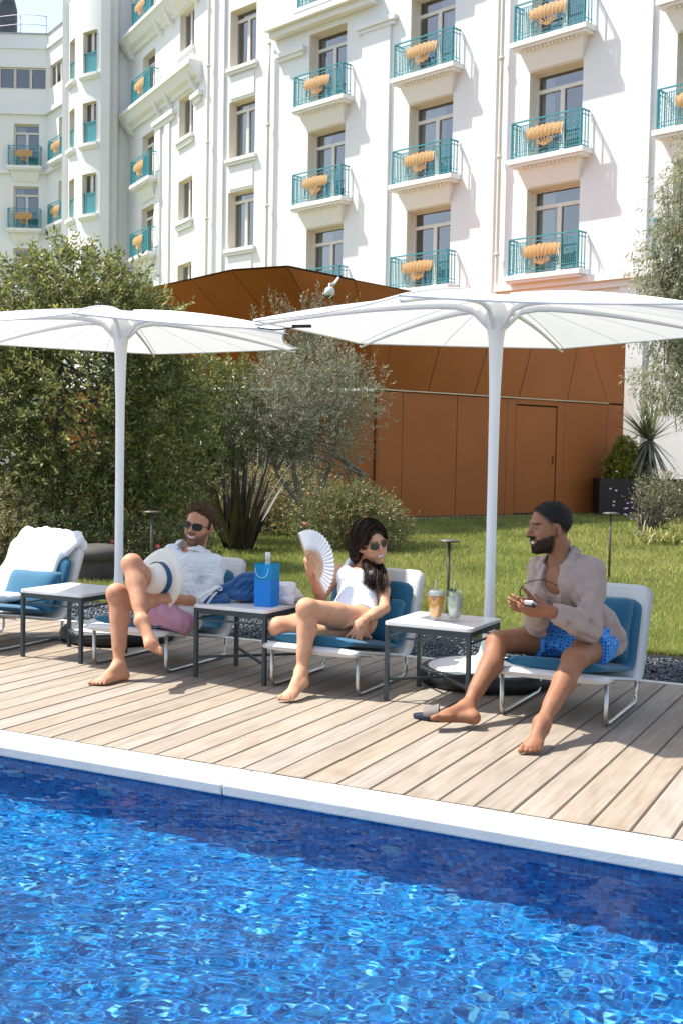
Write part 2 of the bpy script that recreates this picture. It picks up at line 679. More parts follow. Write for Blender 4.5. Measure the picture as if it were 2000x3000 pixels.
def mosaic_material(name, dark=1.0, grout=(.07, .26, .46)):
    m, nt, b, N = new_mat(name)
    tc = node(nt, 'ShaderNodeTexCoord')
    geo = tc.outputs['Object']
    sep = node(nt, 'ShaderNodeSeparateXYZ', {0: geo})
    gm = node(nt, 'ShaderNodeNewGeometry')
    sn = node(nt, 'ShaderNodeSeparateXYZ', {0: gm.outputs['Normal']})
    up = node(nt, 'ShaderNodeMath', {0: sn.outputs[2]}, operation='ABSOLUTE')
    isup = node(nt, 'ShaderNodeMath', {0: up.outputs[0], 1: .5}, operation='GREATER_THAN')
    # second coordinate: y on the floor, z on the wall
    mxv = node(nt, 'ShaderNodeMix', data_type='FLOAT')
    nt.links.new(isup.outputs[0], mxv.inputs[0])
    nt.links.new(sep.outputs[2], mxv.inputs[2])
    nt.links.new(sep.outputs[1], mxv.inputs[3])
    T = .0262
    cells, fr = [], []
    for s in (sep.outputs[0], mxv.outputs[0]):
        d = node(nt, 'ShaderNodeMath', {0: s, 1: 1 / T}, operation='MULTIPLY')
        cells.append(node(nt, 'ShaderNodeMath', {0: d.outputs[0]}, operation='FLOOR').outputs[0])
        f = node(nt, 'ShaderNodeMath', {0: d.outputs[0]}, operation='FRACT').outputs[0]
        g = node(nt, 'ShaderNodeMath', {0: f, 1: .5}, operation='SUBTRACT').outputs[0]
        fr.append(node(nt, 'ShaderNodeMath', {0: g}, operation='ABSOLUTE').outputs[0])
    cv = node(nt, 'ShaderNodeCombineXYZ', {0: cells[0], 1: cells[1]})
    wn = node(nt, 'ShaderNodeTexWhiteNoise', {'Vector': cv.outputs[0]}, noise_dimensions='3D')
    c = ramp(nt, wn.outputs[0], [(0, (.001, .075, .27)), (.25, (.002, .125, .38)), (.5, (.003, .18, .47)), (.74, (.006, .25, .55)), (.88, (.012, .15, .48)), (.955, (.16, .48, .68))])
    c.color_ramp.interpolation = 'CONSTANT'
    mxm = node(nt, 'ShaderNodeMath', {0: fr[0], 1: fr[1]}, operation='MAXIMUM')
    gr = node(nt, 'ShaderNodeMath', {0: mxm.outputs[0], 1: .452}, operation='GREATER_THAN')
    mx = node(nt, 'ShaderNodeMix', data_type='RGBA')
    nt.links.new(gr.outputs[0], mx.inputs[0])
    nt.links.new(c.outputs[0], mx.inputs[6])
    mx.inputs[7].default_value = (*grout, 1)
    nt.links.new(mx.outputs[2], b.inputs['Base Color'])
    b.inputs['Roughness'].default_value = .25
    return m


_mos = mosaic_material('blue_mosaic')
pool = MB()
pool.add([V(-14, COPE0 + .03, PF), V(6, COPE0 + .03, PF), V(6, -8, PF), V(-14, -8, PF)], [(0, 3, 2, 1)])
pool.add([V(-14, COPE0 + .03, PF), V(6, COPE0 + .03, PF), V(6, COPE0 + .03, -.06), V(-14, COPE0 + .03, -.06)], [(0, 1, 2, 3)])
for x in (-14, 6):
    pool.add([V(x, COPE0 + .03, PF), V(x, -8, PF), V(x, -8, -.06), V(x, COPE0 + .03, -.06)], [(0, 1, 2, 3)])
pool.add([V(-14, -8, PF), V(6, -8, PF), V(6, -8, -.06), V(-14, -8, -.06)], [(0, 1, 2, 3)])
pool = tag(pool.build('pool_basin', _mos, recalc=False), kind='structure')
# the paved bank on the camera's side of the pool
inl = mat('inlet_plastic', (.20, .42, .55), .4)
for (x, z) in ((-3.52, -.30), (-3.02, -.30), (-1.72, -.33), (-.40, -.31)):
    mb = MB()
    Mr = Matrix.Translation(V(x, COPE0 + .03, z)) @ Matrix.Rotation(R(90), 4, 'X')
    mb.lathe([(0, .016), (.022, .016), (.028, .010), (.042, .012), (.052, .002), (.052, -.005)], n=20, M=Mr)
    mb.build('inlet', inl, pool)

# coping stones
cop = mat('coping_stone', (.56, .545, .515), .75, .05, 5, .5, 120, c2=(.63, .62, .585), bdist=.0015)
for i, (x0, x1) in enumerate(((-12, -9.62), (-9.614, -7.22), (-7.214, -4.83), (-4.824, -2.437), (-2.431, -.04), (-.034, 2.4), (2.406, 4.8))):
    o = MB().box((x0, COPE0, -.044), (x1, DECK0 - .004, 0)).build('coping_stone', cop, pool, .007, 3)
tag(MB().box((-14, COPE0 + .032, -.9), (6, DECK0 + .3, -.046)).build('pool_wall_core', mat('deck_joist', (.05, .04, .035), .9)), kind='structure')


def water_mesh():
    # real waves: a sum of travelling ripples, finer grid near the camera's view
    nx, ny = 760, 430
    xs = np.linspace(-4.6, .6, nx)
    ys = np.linspace(1.2, COPE0 + .029, ny)
    X, Y = np.meshgrid(xs, ys)
    Z = np.zeros_like(X)
    r = np.random.default_rng(3)
    for k in range(54):
        lam = .030 * 1.058 ** k
        th = R(104) + r.normal(0, .62)
        slope = (.019 if lam < .08 else .024 if lam < .25 else .014)
        ph = r.random() * 6.283
        kx, ky = 2 * np.pi / lam * np.cos(th), 2 * np.pi / lam * np.sin(th)
        warp = 1.1 * np.sin(X * 2.3 + k) + 1.1 * np.cos(Y * 2.1 + k * .7)
        env = .5 + .5 * np.sin(X * (1.1 + .13 * k % 1.7) + Y * 1.7 + k * 1.3)
        Z += slope * lam / (2 * np.pi) * env * np.sin(kx * X + ky * Y + ph + warp)
    calm = .35 + .65 * np.clip((COPE0 + .03 - Y) / .7, 0, 1)
    right = 1 - .5 * np.clip((X + 1.05) / .5, 0, 1)
    Z *= calm * right
    edge = np.clip(np.minimum.reduce([X + 4.6, .6 - X, Y - 1.2]) / .2, 0, 1)
    Z *= edge
    v = np.stack([X, Y, WATER_Z + Z], -1).reshape(-1, 3)
    i = np.arange(nx * ny).reshape(ny, nx)
    f = np.stack([i[:-1, :-1], i[:-1, 1:], i[1:, 1:], i[1:, :-1]], -1).reshape(-1, 4)
    # flat skirt out to the pool's far sides
    n0 = len(v)
    sk = np.array([[-14, 1.2, 0], [-4.6, 1.2, 0], [-4.6, COPE0 + .029, 0], [-14, COPE0 + .029, 0], [.6, 1.2, 0], [6, 1.2, 0], [6, COPE0 + .029, 0], [.6, COPE0 + .029, 0], [-14, -8, 0], [6, -8, 0]], float)
    sk[:, 2] = WATER_Z
    v = np.concatenate([v, sk])
    f = np.concatenate([f, np.array([[0, 1, 2, 3], [4, 5, 6, 7], [8, 9, 5, 0]]) + n0])
    return np_mesh('water', v, f, True)


def water_material():
    """clear water seen as through a polarising filter: refraction with a weakened mirror layer"""
    m, nt, b, N = new_mat('pool_water')
    nt.nodes.remove(b)
    rf = node(nt, 'ShaderNodeBsdfRefraction', {0: (.80, .94, 1, 1), 'Roughness': 0, 'IOR': 1.333})
    gl = node(nt, 'ShaderNodeBsdfGlossy', {0: (1, 1, 1, 1), 'Roughness': .02})
    fr = node(nt, 'ShaderNodeFresnel', {0: 1.333})
    mu = node(nt, 'ShaderNodeMath', {0: fr.outputs[0], 1: .38}, operation='MULTIPLY')
    ms = node(nt, 'ShaderNodeMixShader')
    nt.links.new(mu.outputs[0], ms.inputs[0])
    nt.links.new(rf.outputs[0], ms.inputs[1])
    nt.links.new(gl.outputs[0], ms.inputs[2])
    nt.links.new(ms.outputs[0], N['Material Output'].inputs[0])
    return m


water = tag(link('water', water_mesh(), water_material()), kind='structure')
water.cycles.is_caustics_caster = True
pool.cycles.is_caustics_receiver = True
_l.cycles.is_caustics_light = True

# ------------------------------------------------------------------ hotel
plaster = mat('white_plaster', (.77, .77, .745), .85, .03, .35, .06, 25, c2=(.81, .808, .79))
reveal_m = mat('cream_reveal', (.80, .735, .62), .85, .04, 1)
frame_m = mat('window_frame_paint', (.70, .66, .58), .5, .04, 3)
teal = mat('teal_ironwork', (.035, .26, .30), .45, .15, 6)
gold = mat('gold_shell', (.46, .25, .08), .6, .35, 26, .5, 60, c2=(.66, .40, .16))
pipe_m = mat('cream_downpipe', (.72, .68, .58), .55, .05, 2)
inter_m = mat('room_interior', (.10, .09, .08), .9, .3, .8)
curt_m = mat('sheer_curtain', (.55, .54, .50), .9, .15, 3, stretch=(40, 40, 1))


def glass_material():
    m, nt, b, N = new_mat('window_glass')
    nt.nodes.remove(b)
    tr = node(nt, 'ShaderNodeBsdfTransparent', {0: (.72, .80, .80, 1)})
    gl = node(nt, 'ShaderNodeBsdfGlossy', {0: (1, 1, 1, 1), 'Roughness': .015})
    lw = node(nt, 'ShaderNodeFresnel', {0: 1.7})
    ad = node(nt, 'ShaderNodeMath', {0: lw.outputs[0], 1: .11}, operation='ADD')
    ms = node(nt, 'ShaderNodeMixShader')
    nt.links.new(ad.outputs[0], ms.inputs[0])
    nt.links.new(tr.outputs[0], ms.inputs[1])
    nt.links.new(gl.outputs[0], ms.inputs[2])
    nt.links.new(ms.outputs[0], N['Material Output'].inputs[0])
    return m


glass_m = glass_material()
hotel = empty('hotel', (-16.24, 32.08, 0), 'tall white hotel with rows of teal balconies and gold shell ornaments behind the garden', 'building')


class Plane:
    def __init__(s, o, u):
        s.o = V(*o, 0)
        s.u = V(*u, 0).normalized()
        s.n = V(s.u.y, -s.u.x, 0)

    def __call__(s, u, z, n=0):
        return s.o + s.u * u + s.n * n + V(0, 0, z)

    def box(s, mb, u0, u1, z0, z1, n0, n1):
        vs = [s(u0, z0, n0), s(u1, z0, n0), s(u1, z0, n1), s(u0, z0, n1), s(u0, z1, n0), s(u1, z1, n0), s(u1, z1, n1), s(u0, z1, n1)]
        return mb.add(vs, [(0, 3, 2, 1), (4, 5, 6, 7), (0, 1, 5, 4), (1, 2, 6, 5), (2, 3, 7, 6), (3, 0, 4, 7)])


def wall_mesh(pl, u0, u1, z0, z1, ops, back=.45):
    """flat wall with openings; reveals run back to n=-back. ops: (u0,u1,z0,z1)"""
    us = sorted({u0, u1, *[a for o in ops for a in o[:2]]})
    zs = sorted({z0, z1, *[a for o in ops for a in o[2:]]})
    us = [u for u in us if u0 <= u <= u1]
    zs = [z for z in zs if z0 <= z <= z1]
    mb, rv = MB(), []
    for i in range(len(us) - 1):
        for j in range(len(zs) - 1):
            cu, cz = (us[i] + us[i + 1]) / 2, (zs[j] + zs[j + 1]) / 2
            if any(o[0] < cu < o[1] and o[2] < cz < o[3] for o in ops):
                continue
            mb.add([pl(us[i], zs[j]), pl(us[i + 1], zs[j]), pl(us[i + 1], zs[j + 1]), pl(us[i], zs[j + 1])], [(0, 1, 2, 3)])
    for (a, b, c, d) in ops:
        q = [(a, c), (b, c), (b, d), (a, d)]
        rv.append(MB())
        for k in range(4):
            (p, r), (p2, r2) = q[k], q[(k + 1) % 4]
            rv[-1].add([pl(p, r, .0), pl(p2, r2, .0), pl(p2, r2, -back), pl(p, r, -back)], [(0, 3, 2, 1)])
    return mb, rv


def window(pl, u0, u1, z0, z1, r, transom=.2, mull=1, fw=.065, curtain=True, parent=None):
    """recessed casement: frame, one object per pane, room behind"""
    fr = MB()
    n0, n1 = -r - .03, -r + .04
    pl.box(fr, u0, u0 + fw, z0, z1, n0, n1)
    pl.box(fr, u1 - fw, u1, z0, z1, n0, n1)
    pl.box(fr, u0 + fw, u1 - fw, z1 - fw, z1, n0, n1)
    pl.box(fr, u0 + fw, u1 - fw, z0, z0 + fw * 1.3, n0, n1)
    zt = z1 - (z1 - z0) * transom if transom else z1 - fw
    panes = []
    if transom:
        pl.box(fr, u0 + fw, u1 - fw, zt - .05, zt + .05, n0 + .002, n1 + .012)
        panes.append((u0 + fw, u1 - fw, zt + .05, z1 - fw))
        ztop = zt - .05
    else:
        ztop = z1 - fw
    w = (u1 - u0 - 2 * fw) / (mull + 1)
    for k in range(mull + 1):
        a = u0 + fw + k * w
        if k:
            pl.box(fr, a - .065, a + .065, z0 + fw * 1.3, ztop, n0 + .003, n1 + .01)
        panes.append((a + (.065 if k else .025), a + w - (.065 if k < mull else .025), z0 + fw * 1.3, ztop))
    wo = fr.build('window', frame_m, parent or hotel, recalc=False)
    for (a, b, c, d) in panes:
        mb = MB()
        mb.add([pl(a, c, -r), pl(b, c, -r), pl(b, d, -r), pl(a, d, -r)], [(0, 1, 2, 3)])
        mb.build('pane', glass_m, wo, recalc=False)
    rm = MB()
    bk = r + 1.6
    q = [(u0, z0), (u1, z0), (u1, z1), (u0, z1)]
    for k in range(4):
        (p, s), (p2, s2) = q[k], q[(k + 1) % 4]
        rm.add([pl(p, s, -r - .03), pl(p2, s2, -r - .03), pl(p2, s2, -bk), pl(p, s, -bk)], [(0, 3, 2, 1)])
    rm.add([pl(u0, z0, -bk), pl(u1, z0, -bk), pl(u1, z1, -bk), pl(u0, z1, -bk)], [(0, 1, 2, 3)])
    rm.build('room', inter_m, wo, recalc=False)
    if curtain:
        cw = (u1 - u0) * random.choice((.16, .24, .3, .38, .55))
        side = random.random() < .75
        P = []
        for j in range(15):
            t = j / 14
            uu = u0 + .05 + t * cw if side else u1 - .05 - t * cw
            P.append([pl(uu, z, -r - .14 - .03 * math.sin(t * 40)) for z in (z0 + .02, z1 - .05)])
        MB().grid(P).build('curtain', curt_m, wo, recalc=False)
    return wo


def rail_mesh(pl, w, h, e):
    """ironwork: posts, rails, balusters with rings in the side thirds, returns to the wall. centred on u=0,z=0 at n=e"""
    mb = MB()

    def bar(a, b, t=.018):
        mb.bar(pl(*a), pl(*b), t, t)
    for z, t in ((h, .035), (h - .11, .018), (.06, .02), (.16, .014)):
        bar((-w / 2, z, e), (w / 2, z, e), t)
        for s in (-1, 1):
            bar((s * w / 2, z, .02), (s * w / 2, z, e), t)
    for s in (-1, 1):
        bar((s * w / 2, 0, e), (s * w / 2, h, e), .035)
        for k in range(3):
            n = e * (k + .5) / 3
            bar((s * w / 2, 0, n), (s * w / 2, h, n))
        for k in range(1, 11):
            u = s * (w / 2 - k * .060)
            bar((u, .06, e), (u, h - .11, e), .016)
        for k in range(3):
            u = s * (w / 2 - .044 - k * .176)
            for zc in (.28, .45, .62):
                mb.tube([pl(u + .036 * math.cos(a), zc + .06 * math.sin(a), e) for a in np.linspace(0, 2 * math.pi, 9)[:-1]], .008, 4, False, closed=True)
        # volutes flanking the shell
        for q, rr in ((.40, .13), (.40, .075)):
            mb.tube([pl(s * q + rr * .8 * math.cos(a), .30 + rr * 1.25 * math.sin(a), e) for a in np.linspace(0, 2 * math.pi, 15)[:-1]], .012, 4, False, closed=True)
        mb.tube([pl(s * q, z, e) for q, z in ((.05, .18), (.2, .12), (.38, .12), (.55, .2))], .012, 4, False)
    return mb


def shell_mesh(pl, e):
    """gilded scallop: a wide ribbed body over a small ribbed fan"""
    mb = MB(True)
    P = []
    for i in range(7):
        t = i / 6
        row = []
        for j in range(29):
            a = -1 + 2 * j / 28
            half = (.60 + .02 * math.sin(5 * t)) * (1 - .18 * (1 - t) ** 1.6)
            z = .42 + .30 * t + .035 * t * abs(math.sin(a * 11)) - .05 * a * a * t
            bulge = .022 * math.sin(math.pi * min(1, t * .9 + .1)) + .018 * abs(math.sin(a * 14))
            row.append(pl(a * half, z, e + .02 + bulge))
        P.append(row)
    mb.grid(P)
    for k in range(7):
        a = math.pi * (k + .5) / 7
        mb.bar(pl(0, .20, e + .03), pl(.26 * math.cos(math.pi - a) * 1.0, .44 - .16 * (1 - math.sin(a)), e + .03), .03, .02)
    mb.tube([pl(.27 * math.cos(a), .45 - .22 * math.sin(a), e + .03) for a in np.linspace(.15, math.pi - .15, 12)], .014, 5, False)
    return mb


_proto_pl = Plane((0, 0), (1, 0))
RAIL, SHELL = rail_mesh(_proto_pl, 2.14, .94, .40).mesh('railing'), shell_mesh(_proto_pl, .41).mesh('shell_ornament')
RAIL.materials.append(teal)
SHELL.materials.append(gold)


def slab_proto(w=2.36, e=.46, corb=True):
    pl = _proto_pl
    mb = MB()
    pl.box(mb, -w / 2, w / 2, -.13, 0, 0, e)
    pl.box(mb, -w / 2 + .06, w / 2 - .06, -.20, -.13, 0, e - .05)
    if corb:
        a, b = .95, .80
        vs = [pl(-a, -.20, 0), pl(a, -.20, 0), pl(a, -.20, .30), pl(-a, -.20, .30), pl(-a, -.34, .22), pl(a, -.34, .22), pl(-b, -.70, .05), pl(b, -.70, .05), pl(-b, -.70, 0), pl(b, -.70, 0)]
        mb.add(vs, [(3, 2, 5, 4), (4, 5, 7, 6), (6, 7, 9, 8), (0, 3, 4, 6, 8), (1, 9, 7, 5, 2)])
        for k in range(14):
            u = -.78 + k * .12
            pl.box(mb, u, u + .06, -.26, -.20, .28, .34)
    me = mb.mesh('balcony')
    me.materials.append(plaster)
    return me


SLAB, SLAB2 = slab_proto(), slab_proto(2.36, .46, False)


def balcony(pl, uc, z, plain=False, sc=1.0):
    M = Matrix((pl.u, -pl.n, V(0, 0, 1))).transposed().to_4x4()
    M.translation = pl(uc, z)
    o = bpy.data.objects.new('balcony', SLAB2 if plain else SLAB)
    COL.objects.link(o)
    o.parent = hotel
    o.matrix_parent_inverse = hotel.matrix_basis.inverted()
    o.matrix_basis = M @ Matrix.Diagonal((sc, 1, 1, 1))
    for nm, me in (('railing', RAIL), ('shell_ornament', SHELL)):
        c = bpy.data.objects.new(nm, me)
        COL.objects.link(c)
        c.parent = o
    return o


# --- main front: four columns of balcony doors, a column of narrow windows at its far end
PM = Plane((-16.239, 32.077), (.9475, -.3198))
COLS = [-.98, 3.31, 7.60, 11.89]
LV = [6.06, 9.09, 12.12, 15.15]
ops = []
for c in COLS:
    for z in [3.03] + LV:
        ops.append((c - .83, c + .83, z, z + 2.30))
DW = [(-5.78, -4.42, z, z + 1.92) for z in (2.1, 5.13, 8.16, 11.19, 14.22)]
mb, rv = wall_mesh(PM, -7.1, 16, -.5, 20, ops + DW)
mb.build('wall', plaster, hotel, recalc=False)
for x in rv:
    x.build('window_reveal', reveal_m, hotel, recalc=False)
for (a, b, c, d) in ops:
    window(PM, a, b, c, d, .36)
for (a, b, c, d) in DW:
    window(PM, a, b, c, d, .30, .16)
    s = MB()
    PM.box(s, a - .08, b + .12, c - .12, c, 0, .13)
    PM.box(s, a - .04, b + .08, c - .22, c - .12, 0, .08)
    PM.box(s, a + .08, b - .05, c - 1.02, c - .30, 0, .03)
    s.build('sill', plaster, hotel)
for c in COLS:
    for z in LV:
        if z > 15 and c < 0:
            balcony(PM, c + .1, z, True)
        else:
            balcony(PM, c, z, z < 6.1)
tr = MB()   # string course, cornices, pilasters (each proud by its own amount)
PM.box(tr, 5.95, 16, 5.55, 5.86, 0, .10)
PM.box(tr, 5.90, 16, 5.72, 5.90, 0, .22)
tr.build('string_course', plaster, hotel)
tr = MB()
PM.box(tr, -3.55, 1.2, 14.82, 15.02, 0, .45)
PM.box(tr, -3.45, 1.1, 14.62, 14.82, 0, .28)
tr.build('cornice', plaster, hotel)
for (a, b) in ((-3.3, -1.95), (.35, 1.95)):
    tr = MB()
    PM.box(tr, a, b, 13.98, 14.12, 0, .16)
    PM.box(tr, a + .06, b - .06, 13.86, 13.98, 0, .10)
    tr.build('cornice', plaster, hotel)
for (a, b, z1) in ((.58, 1.72, 13.86), (-6.2, -6.02, 20), (9.72, 10.42, 20), (4.9, 5.7, 20)):
    tr = MB()
    PM.box(tr, a, b, -.5, z1, 0, .07)
    tr.build('pilaster', plaster, hotel)
for u in (5.92, -3.6, -6.78):
    mb = MB().tube([PM(u, z, .13) for z in np.linspace(-.5, 20 if u != -3.6 else 14.6, 12)], .055, 8)
    for z in np.arange(1.5, 20, 2.6):
        if z < 14.5 or u != -3.6:
            mb.tube([PM(u, z, .13), PM(u, z + .07, .13)], .075, 8)
    mb.build('downpipe', pipe_m, hotel)

# --- second front, turned further away
PE = Plane((-22.966, 34.348), (.8226, -.5686))
EW = [(-2.59, -1.16, z, z + 1.52) for z in (3.55, 6.58, 9.63, 12.6, 15.66)]
ED = [(-6.75, -5.3, z, z + 1.95) for z in (5.9, 8.92, 11.78, 14.88, 17.9)]
mb, rv = wall_mesh(PE, -8.55, 0, -.5, 23, EW + ED)
mb.build('wall', plaster, hotel, recalc=False)
for x in rv:
    x.build('window_reveal', reveal_m, hotel, recalc=False)
for (a, b, c, d) in EW:
    window(PE, a, b, c, d, .22, 0)
    s = MB()
    PE.box(s, a - .1, b + .12, c - .12, c, 0, .16)
    PE.box(s, a - .05, b + .07, c - .3, c - .12, 0, .09)
    s.build('sill', plaster, hotel)
for (a, b, c, d) in ED:
    window(PE, a, b, c, d, .25)
for z in (5.9, 8.92, 11.78, 14.93, 17.95):
    balcony(PE, -5.85, z, z > 14)
for z in (14.78, 17.80):
    prof = [(0, z + .13), (.50, z + .13), (.52, z + .10), (.52, z - .02), (.46, z - .05), (.42, z - .10), (.30, z - .34), (.14, z - .44), (.12, z - .56), (0, z - .58)]
    MB().prism([PE(-8.4, zz, nn) for nn, zz in prof], PE.u * 8.05).build('cornice', plaster, hotel)
    for u in (-7.9, -4.6, -3.4, -.9):
        pr_ = [(0, z - .45), (.36, z - .12), (.40, z - .16), (.30, z - .45), (.16, z - .72), (0, z - .78)]
        MB().prism([PE(u, zz, nn) for nn, zz in pr_], PE.u * .16).build('cornice_bracket', plaster, hotel)
for (a, b) in ((-5.2, -2.9), (-1.1, -.25)):
    tr = MB()
    PE.box(tr, a, b, 13.72, 13.88, 0, .18)
    PE.box(tr, a + .1, b - .1, 13.55, 13.72, 0, .10)
    tr.build('cornice', plaster, hotel)
for (a, b) in ((-4.95, -4.45), (-3.95, -3.45)):
    tr = MB()
    PE.box(tr, a, b, -.5, 13.55, 0, .08)
    tr.build('pilaster', plaster, hotel)

# --- bow-fronted stair tower between the fronts and the far wing (plan in metres along / across the view axis)
_ff, _rr = V(math.sin(YAW), math.cos(YAW), 0), V(math.cos(YAW), -math.sin(YAW), 0)


def XD(x, d, z=0):
    return _rr * x + _ff * d + V(0, 0, z)


Z1 = 23
BX, BD, BR = -8.40, 50.38, 3.45
a0, a1 = R(-26.5), R(-80)
bowpt = lambda a, z, r=BR: XD(BX + r * math.sin(a), BD - r * math.cos(a), z)
BW = [(R(-29.8), R(-43.5)), (R(-55.5), R(-68))]
BZ = [(10.82, 12.42), (13.66, 15.27), (16.42, 18.09), (7.9, 9.55)]
wl, rvl = MB(), MB()
na = 52
ang = sorted({*np.linspace(a0, a1, na), *[x for w in BW for x in w]}, reverse=True)
zs = sorted({-.5, 19.75, *[z for q in BZ for z in q]})
for i in range(len(ang) - 1):
    for j in range(len(zs) - 1):
        ca, cz = (ang[i] + ang[i + 1]) / 2, (zs[j] + zs[j + 1]) / 2
        if any(w[1] < ca < w[0] for w in BW) and any(q[0] < cz < q[1] for q in BZ):
            continue
        wl.add([bowpt(ang[i], zs[j]), bowpt(ang[i + 1], zs[j]), bowpt(ang[i + 1], zs[j + 1]), bowpt(ang[i], zs[j + 1])], [(0, 1, 2, 3)], True)
# flat strips either side of the bow, stepped return to the second front, top ledge
e0 = bowpt(a0, 0)
pts = [XD(-9.045, 48.511), XD(-9.37, 48.33), XD(-9.40, 47.95), XD(-9.56, 47.86), XD(-9.58, 47.30)]
strip = MB()
for p, q in zip(pts[:-1], pts[1:]):
    strip.add([p + V(0, 0, -.5), q + V(0, 0, -.5), q + V(0, 0, Z1), p + V(0, 0, Z1)], [(0, 1, 2, 3)])
strip.add([pts[-1] + V(0, 0, -.5), e0 + V(0, 0, -.5), e0 + V(0, 0, Z1), pts[-1] + V(0, 0, Z1)], [(0, 1, 2, 3)])
e1 = bowpt(a1, 0)
pil = [e1 + _ff * .02 + _rr * .04, e1 - _ff * .12 + _rr * .02, e1 - _ff * .12 - _rr * .26, e1 + _ff * 3.0 - _rr * .30]
for p, q in zip(pil[:-1], pil[1:]):
    strip.add([p + V(0, 0, -.5), q + V(0, 0, -.5), q + V(0, 0, Z1), p + V(0, 0, Z1)], [(0, 1, 2, 3)])
top = [bowpt(a, 19.75) for a in ang]
wl.add(top + [XD(BX - 3.9, BD - 1, 19.75), XD(BX - 3.9, BD - 6, 19.75)][:0] + [XD(BX, BD, 19.75)], [tuple(range(len(top) + 1))], False)
wl.build('tower_wall', plaster, hotel, recalc=False)
strip.build('tower_wall', plaster, hotel, recalc=False)
for (w0, w1) in BW:
    for (z0, z1) in BZ:
        p0, p1 = bowpt(w0, 0), bowpt(w1, 0)
        pw = Plane((p1.x, p1.y), ((p0 - p1).x, (p0 - p1).y))
        L = (p0 - p1).length
        rv = MB()
        q = [(0, z0), (L, z0), (L, z1), (0, z1)]
        for k in range(4):
            (p, s), (p2, s2) = q[k], q[(k + 1) % 4]
            rv.add([pw(p, s, .02), pw(p2, s2, .02), pw(p2, s2, -.3), pw(p, s, -.3)], [(0, 3, 2, 1)])
        rv.build('window_reveal', reveal_m, hotel, recalc=False)
        wo = window(pw, 0, L, z0, z1, .2, 0, 1, .04, False)
        g = MB()
        g.bar(pw(0, z0 + .82, -.06), pw(L, z0 + .82, -.06), .05, .05)
        g.add([pw(.02, z0 + .02, -.06), pw(L - .02, z0 + .02, -.06), pw(L - .02, z0 + .8, -.06), pw(.02, z0 + .8, -.06)], [(0, 1, 2, 3)])
        g.build('guard_panel', mat('teal_guard_glass', (.05, .25, .27), .15), wo, recalc=False)
        s = MB()
        N = 8
        P = []
        for (rr, zz) in ((BR - .05, z0 - .04), (BR + .16, z0 - .04), (BR + .16, z0 - .16), (BR + .06, z0 - .28), (BR - .05, z0 - .30)):
            P.append([bowpt(w0 + R(2.0) + (w1 - w0 - R(4)) * k / N, zz, rr) for k in range(N + 1)])
        s.grid(P, False)
        for k in (0, N):
            s.add([row[k] for row in P], [tuple(range(5))])
        s.build('sill', plaster, hotel)

# --- far wing: front facing the garden and the angle that joins it to the tower
PW = Plane((-26.163, 51.68), (.876, .483))
PS = Plane((-39.01, 44.602), (.878, -.479))
CU = -14.66
wops = [(-16.28, -15.06, 11.95 + 3.0 * k - 3.0 * 0, 14.02 + 3.0 * k) for k in (-1, 0, 1)]
rib = (-24, -14.72, 18.66, 19.72)
mb, rv = wall_mesh(PW, -30, CU, -.5, 21.3, wops + [rib], .3)
mb.build('wall', plaster, hotel, recalc=False)
for x in rv:
    x.build('window_reveal', reveal_m, hotel, recalc=False)
for o in wops:
    window(PW, *o, .25)
for k in range(7):
    b = -14.74 - k * .76
    window(PW, b - .74, b, 18.68, 19.70, .12, 0, 0, .05, False)
for z in (11.95, 14.95):
    balcony(PW, -15.68, z - .02, False, .72)
balcony(PW, -15.68, 8.95, False, .72)
for z0, z1, e in ((20.60, 20.75, .10), (17.45, 17.66, .16), (14.60, 14.80, .14)):
    tr = MB()
    PW.box(tr, -30, CU + .05, z0, z1, 0, e)
    PS.box(tr, -.05, 6, z0 + .003, z1 + .003, 0, e - .004)
    tr.build('cornice', plaster, hotel)
sops = [(1.55, 3.0, z, z + 2.05) for z in (8.95, 11.95, 14.95)]
srib = (.35, 5.5, 18.66, 19.72)
mb, rv = wall_mesh(PS, 0, 6, -.5, 21.3, sops + [srib], .3)
mb.build('wall', plaster, hotel, recalc=False)
for x in rv:
    x.build('window_reveal', reveal_m, hotel, recalc=False)
for o in sops:
    window(PS, *o, .25)
for k in range(6):
    window(PS, .37 + k * .62, .37 + k * .62 + .6, 18.68, 19.70, .12, 0, 0, .05, False)
for z in (11.95, 14.95):
    balcony(PS, 2.3, z - .02, True)
tr = MB()
PW.box(tr, -30, CU, 21.3, 21.36, -.4, .06)
PS.box(tr, .0, 6, 21.3, 21.357, -.4, .06)
tr.build('parapet_cap', mat('zinc_cap', (.35, .37, .4), .5), hotel)
rl = MB()
for z in (21.85, 22.3):
    rl.tube([PW(u, z - .12 * math.sin(u * 1.3), -.5) for u in np.linspace(-30, -14.8, 30)], .02, 5)
for u in np.arange(-28.6, -14, 1.25):
    rl.tube([PW(u, 21.3, -.5), PW(u, 22.35, -.5)], .022, 5)
rl.build('roof_guard_rail', mat('galvanised_rail', (.5, .52, .54), .4, metal=.5), hotel)
ch = MB().lathe([(.62, 21.3), (.62, 23.0), (.5, 23.5), (.25, 23.75), (0, 23.8)], tuple(PW(-17.15, 0, -1.6)), 20)
ch.build('roof_vent_hood', mat('dark_vent', (.08, .085, .09), .5, .3, 3), hotel)
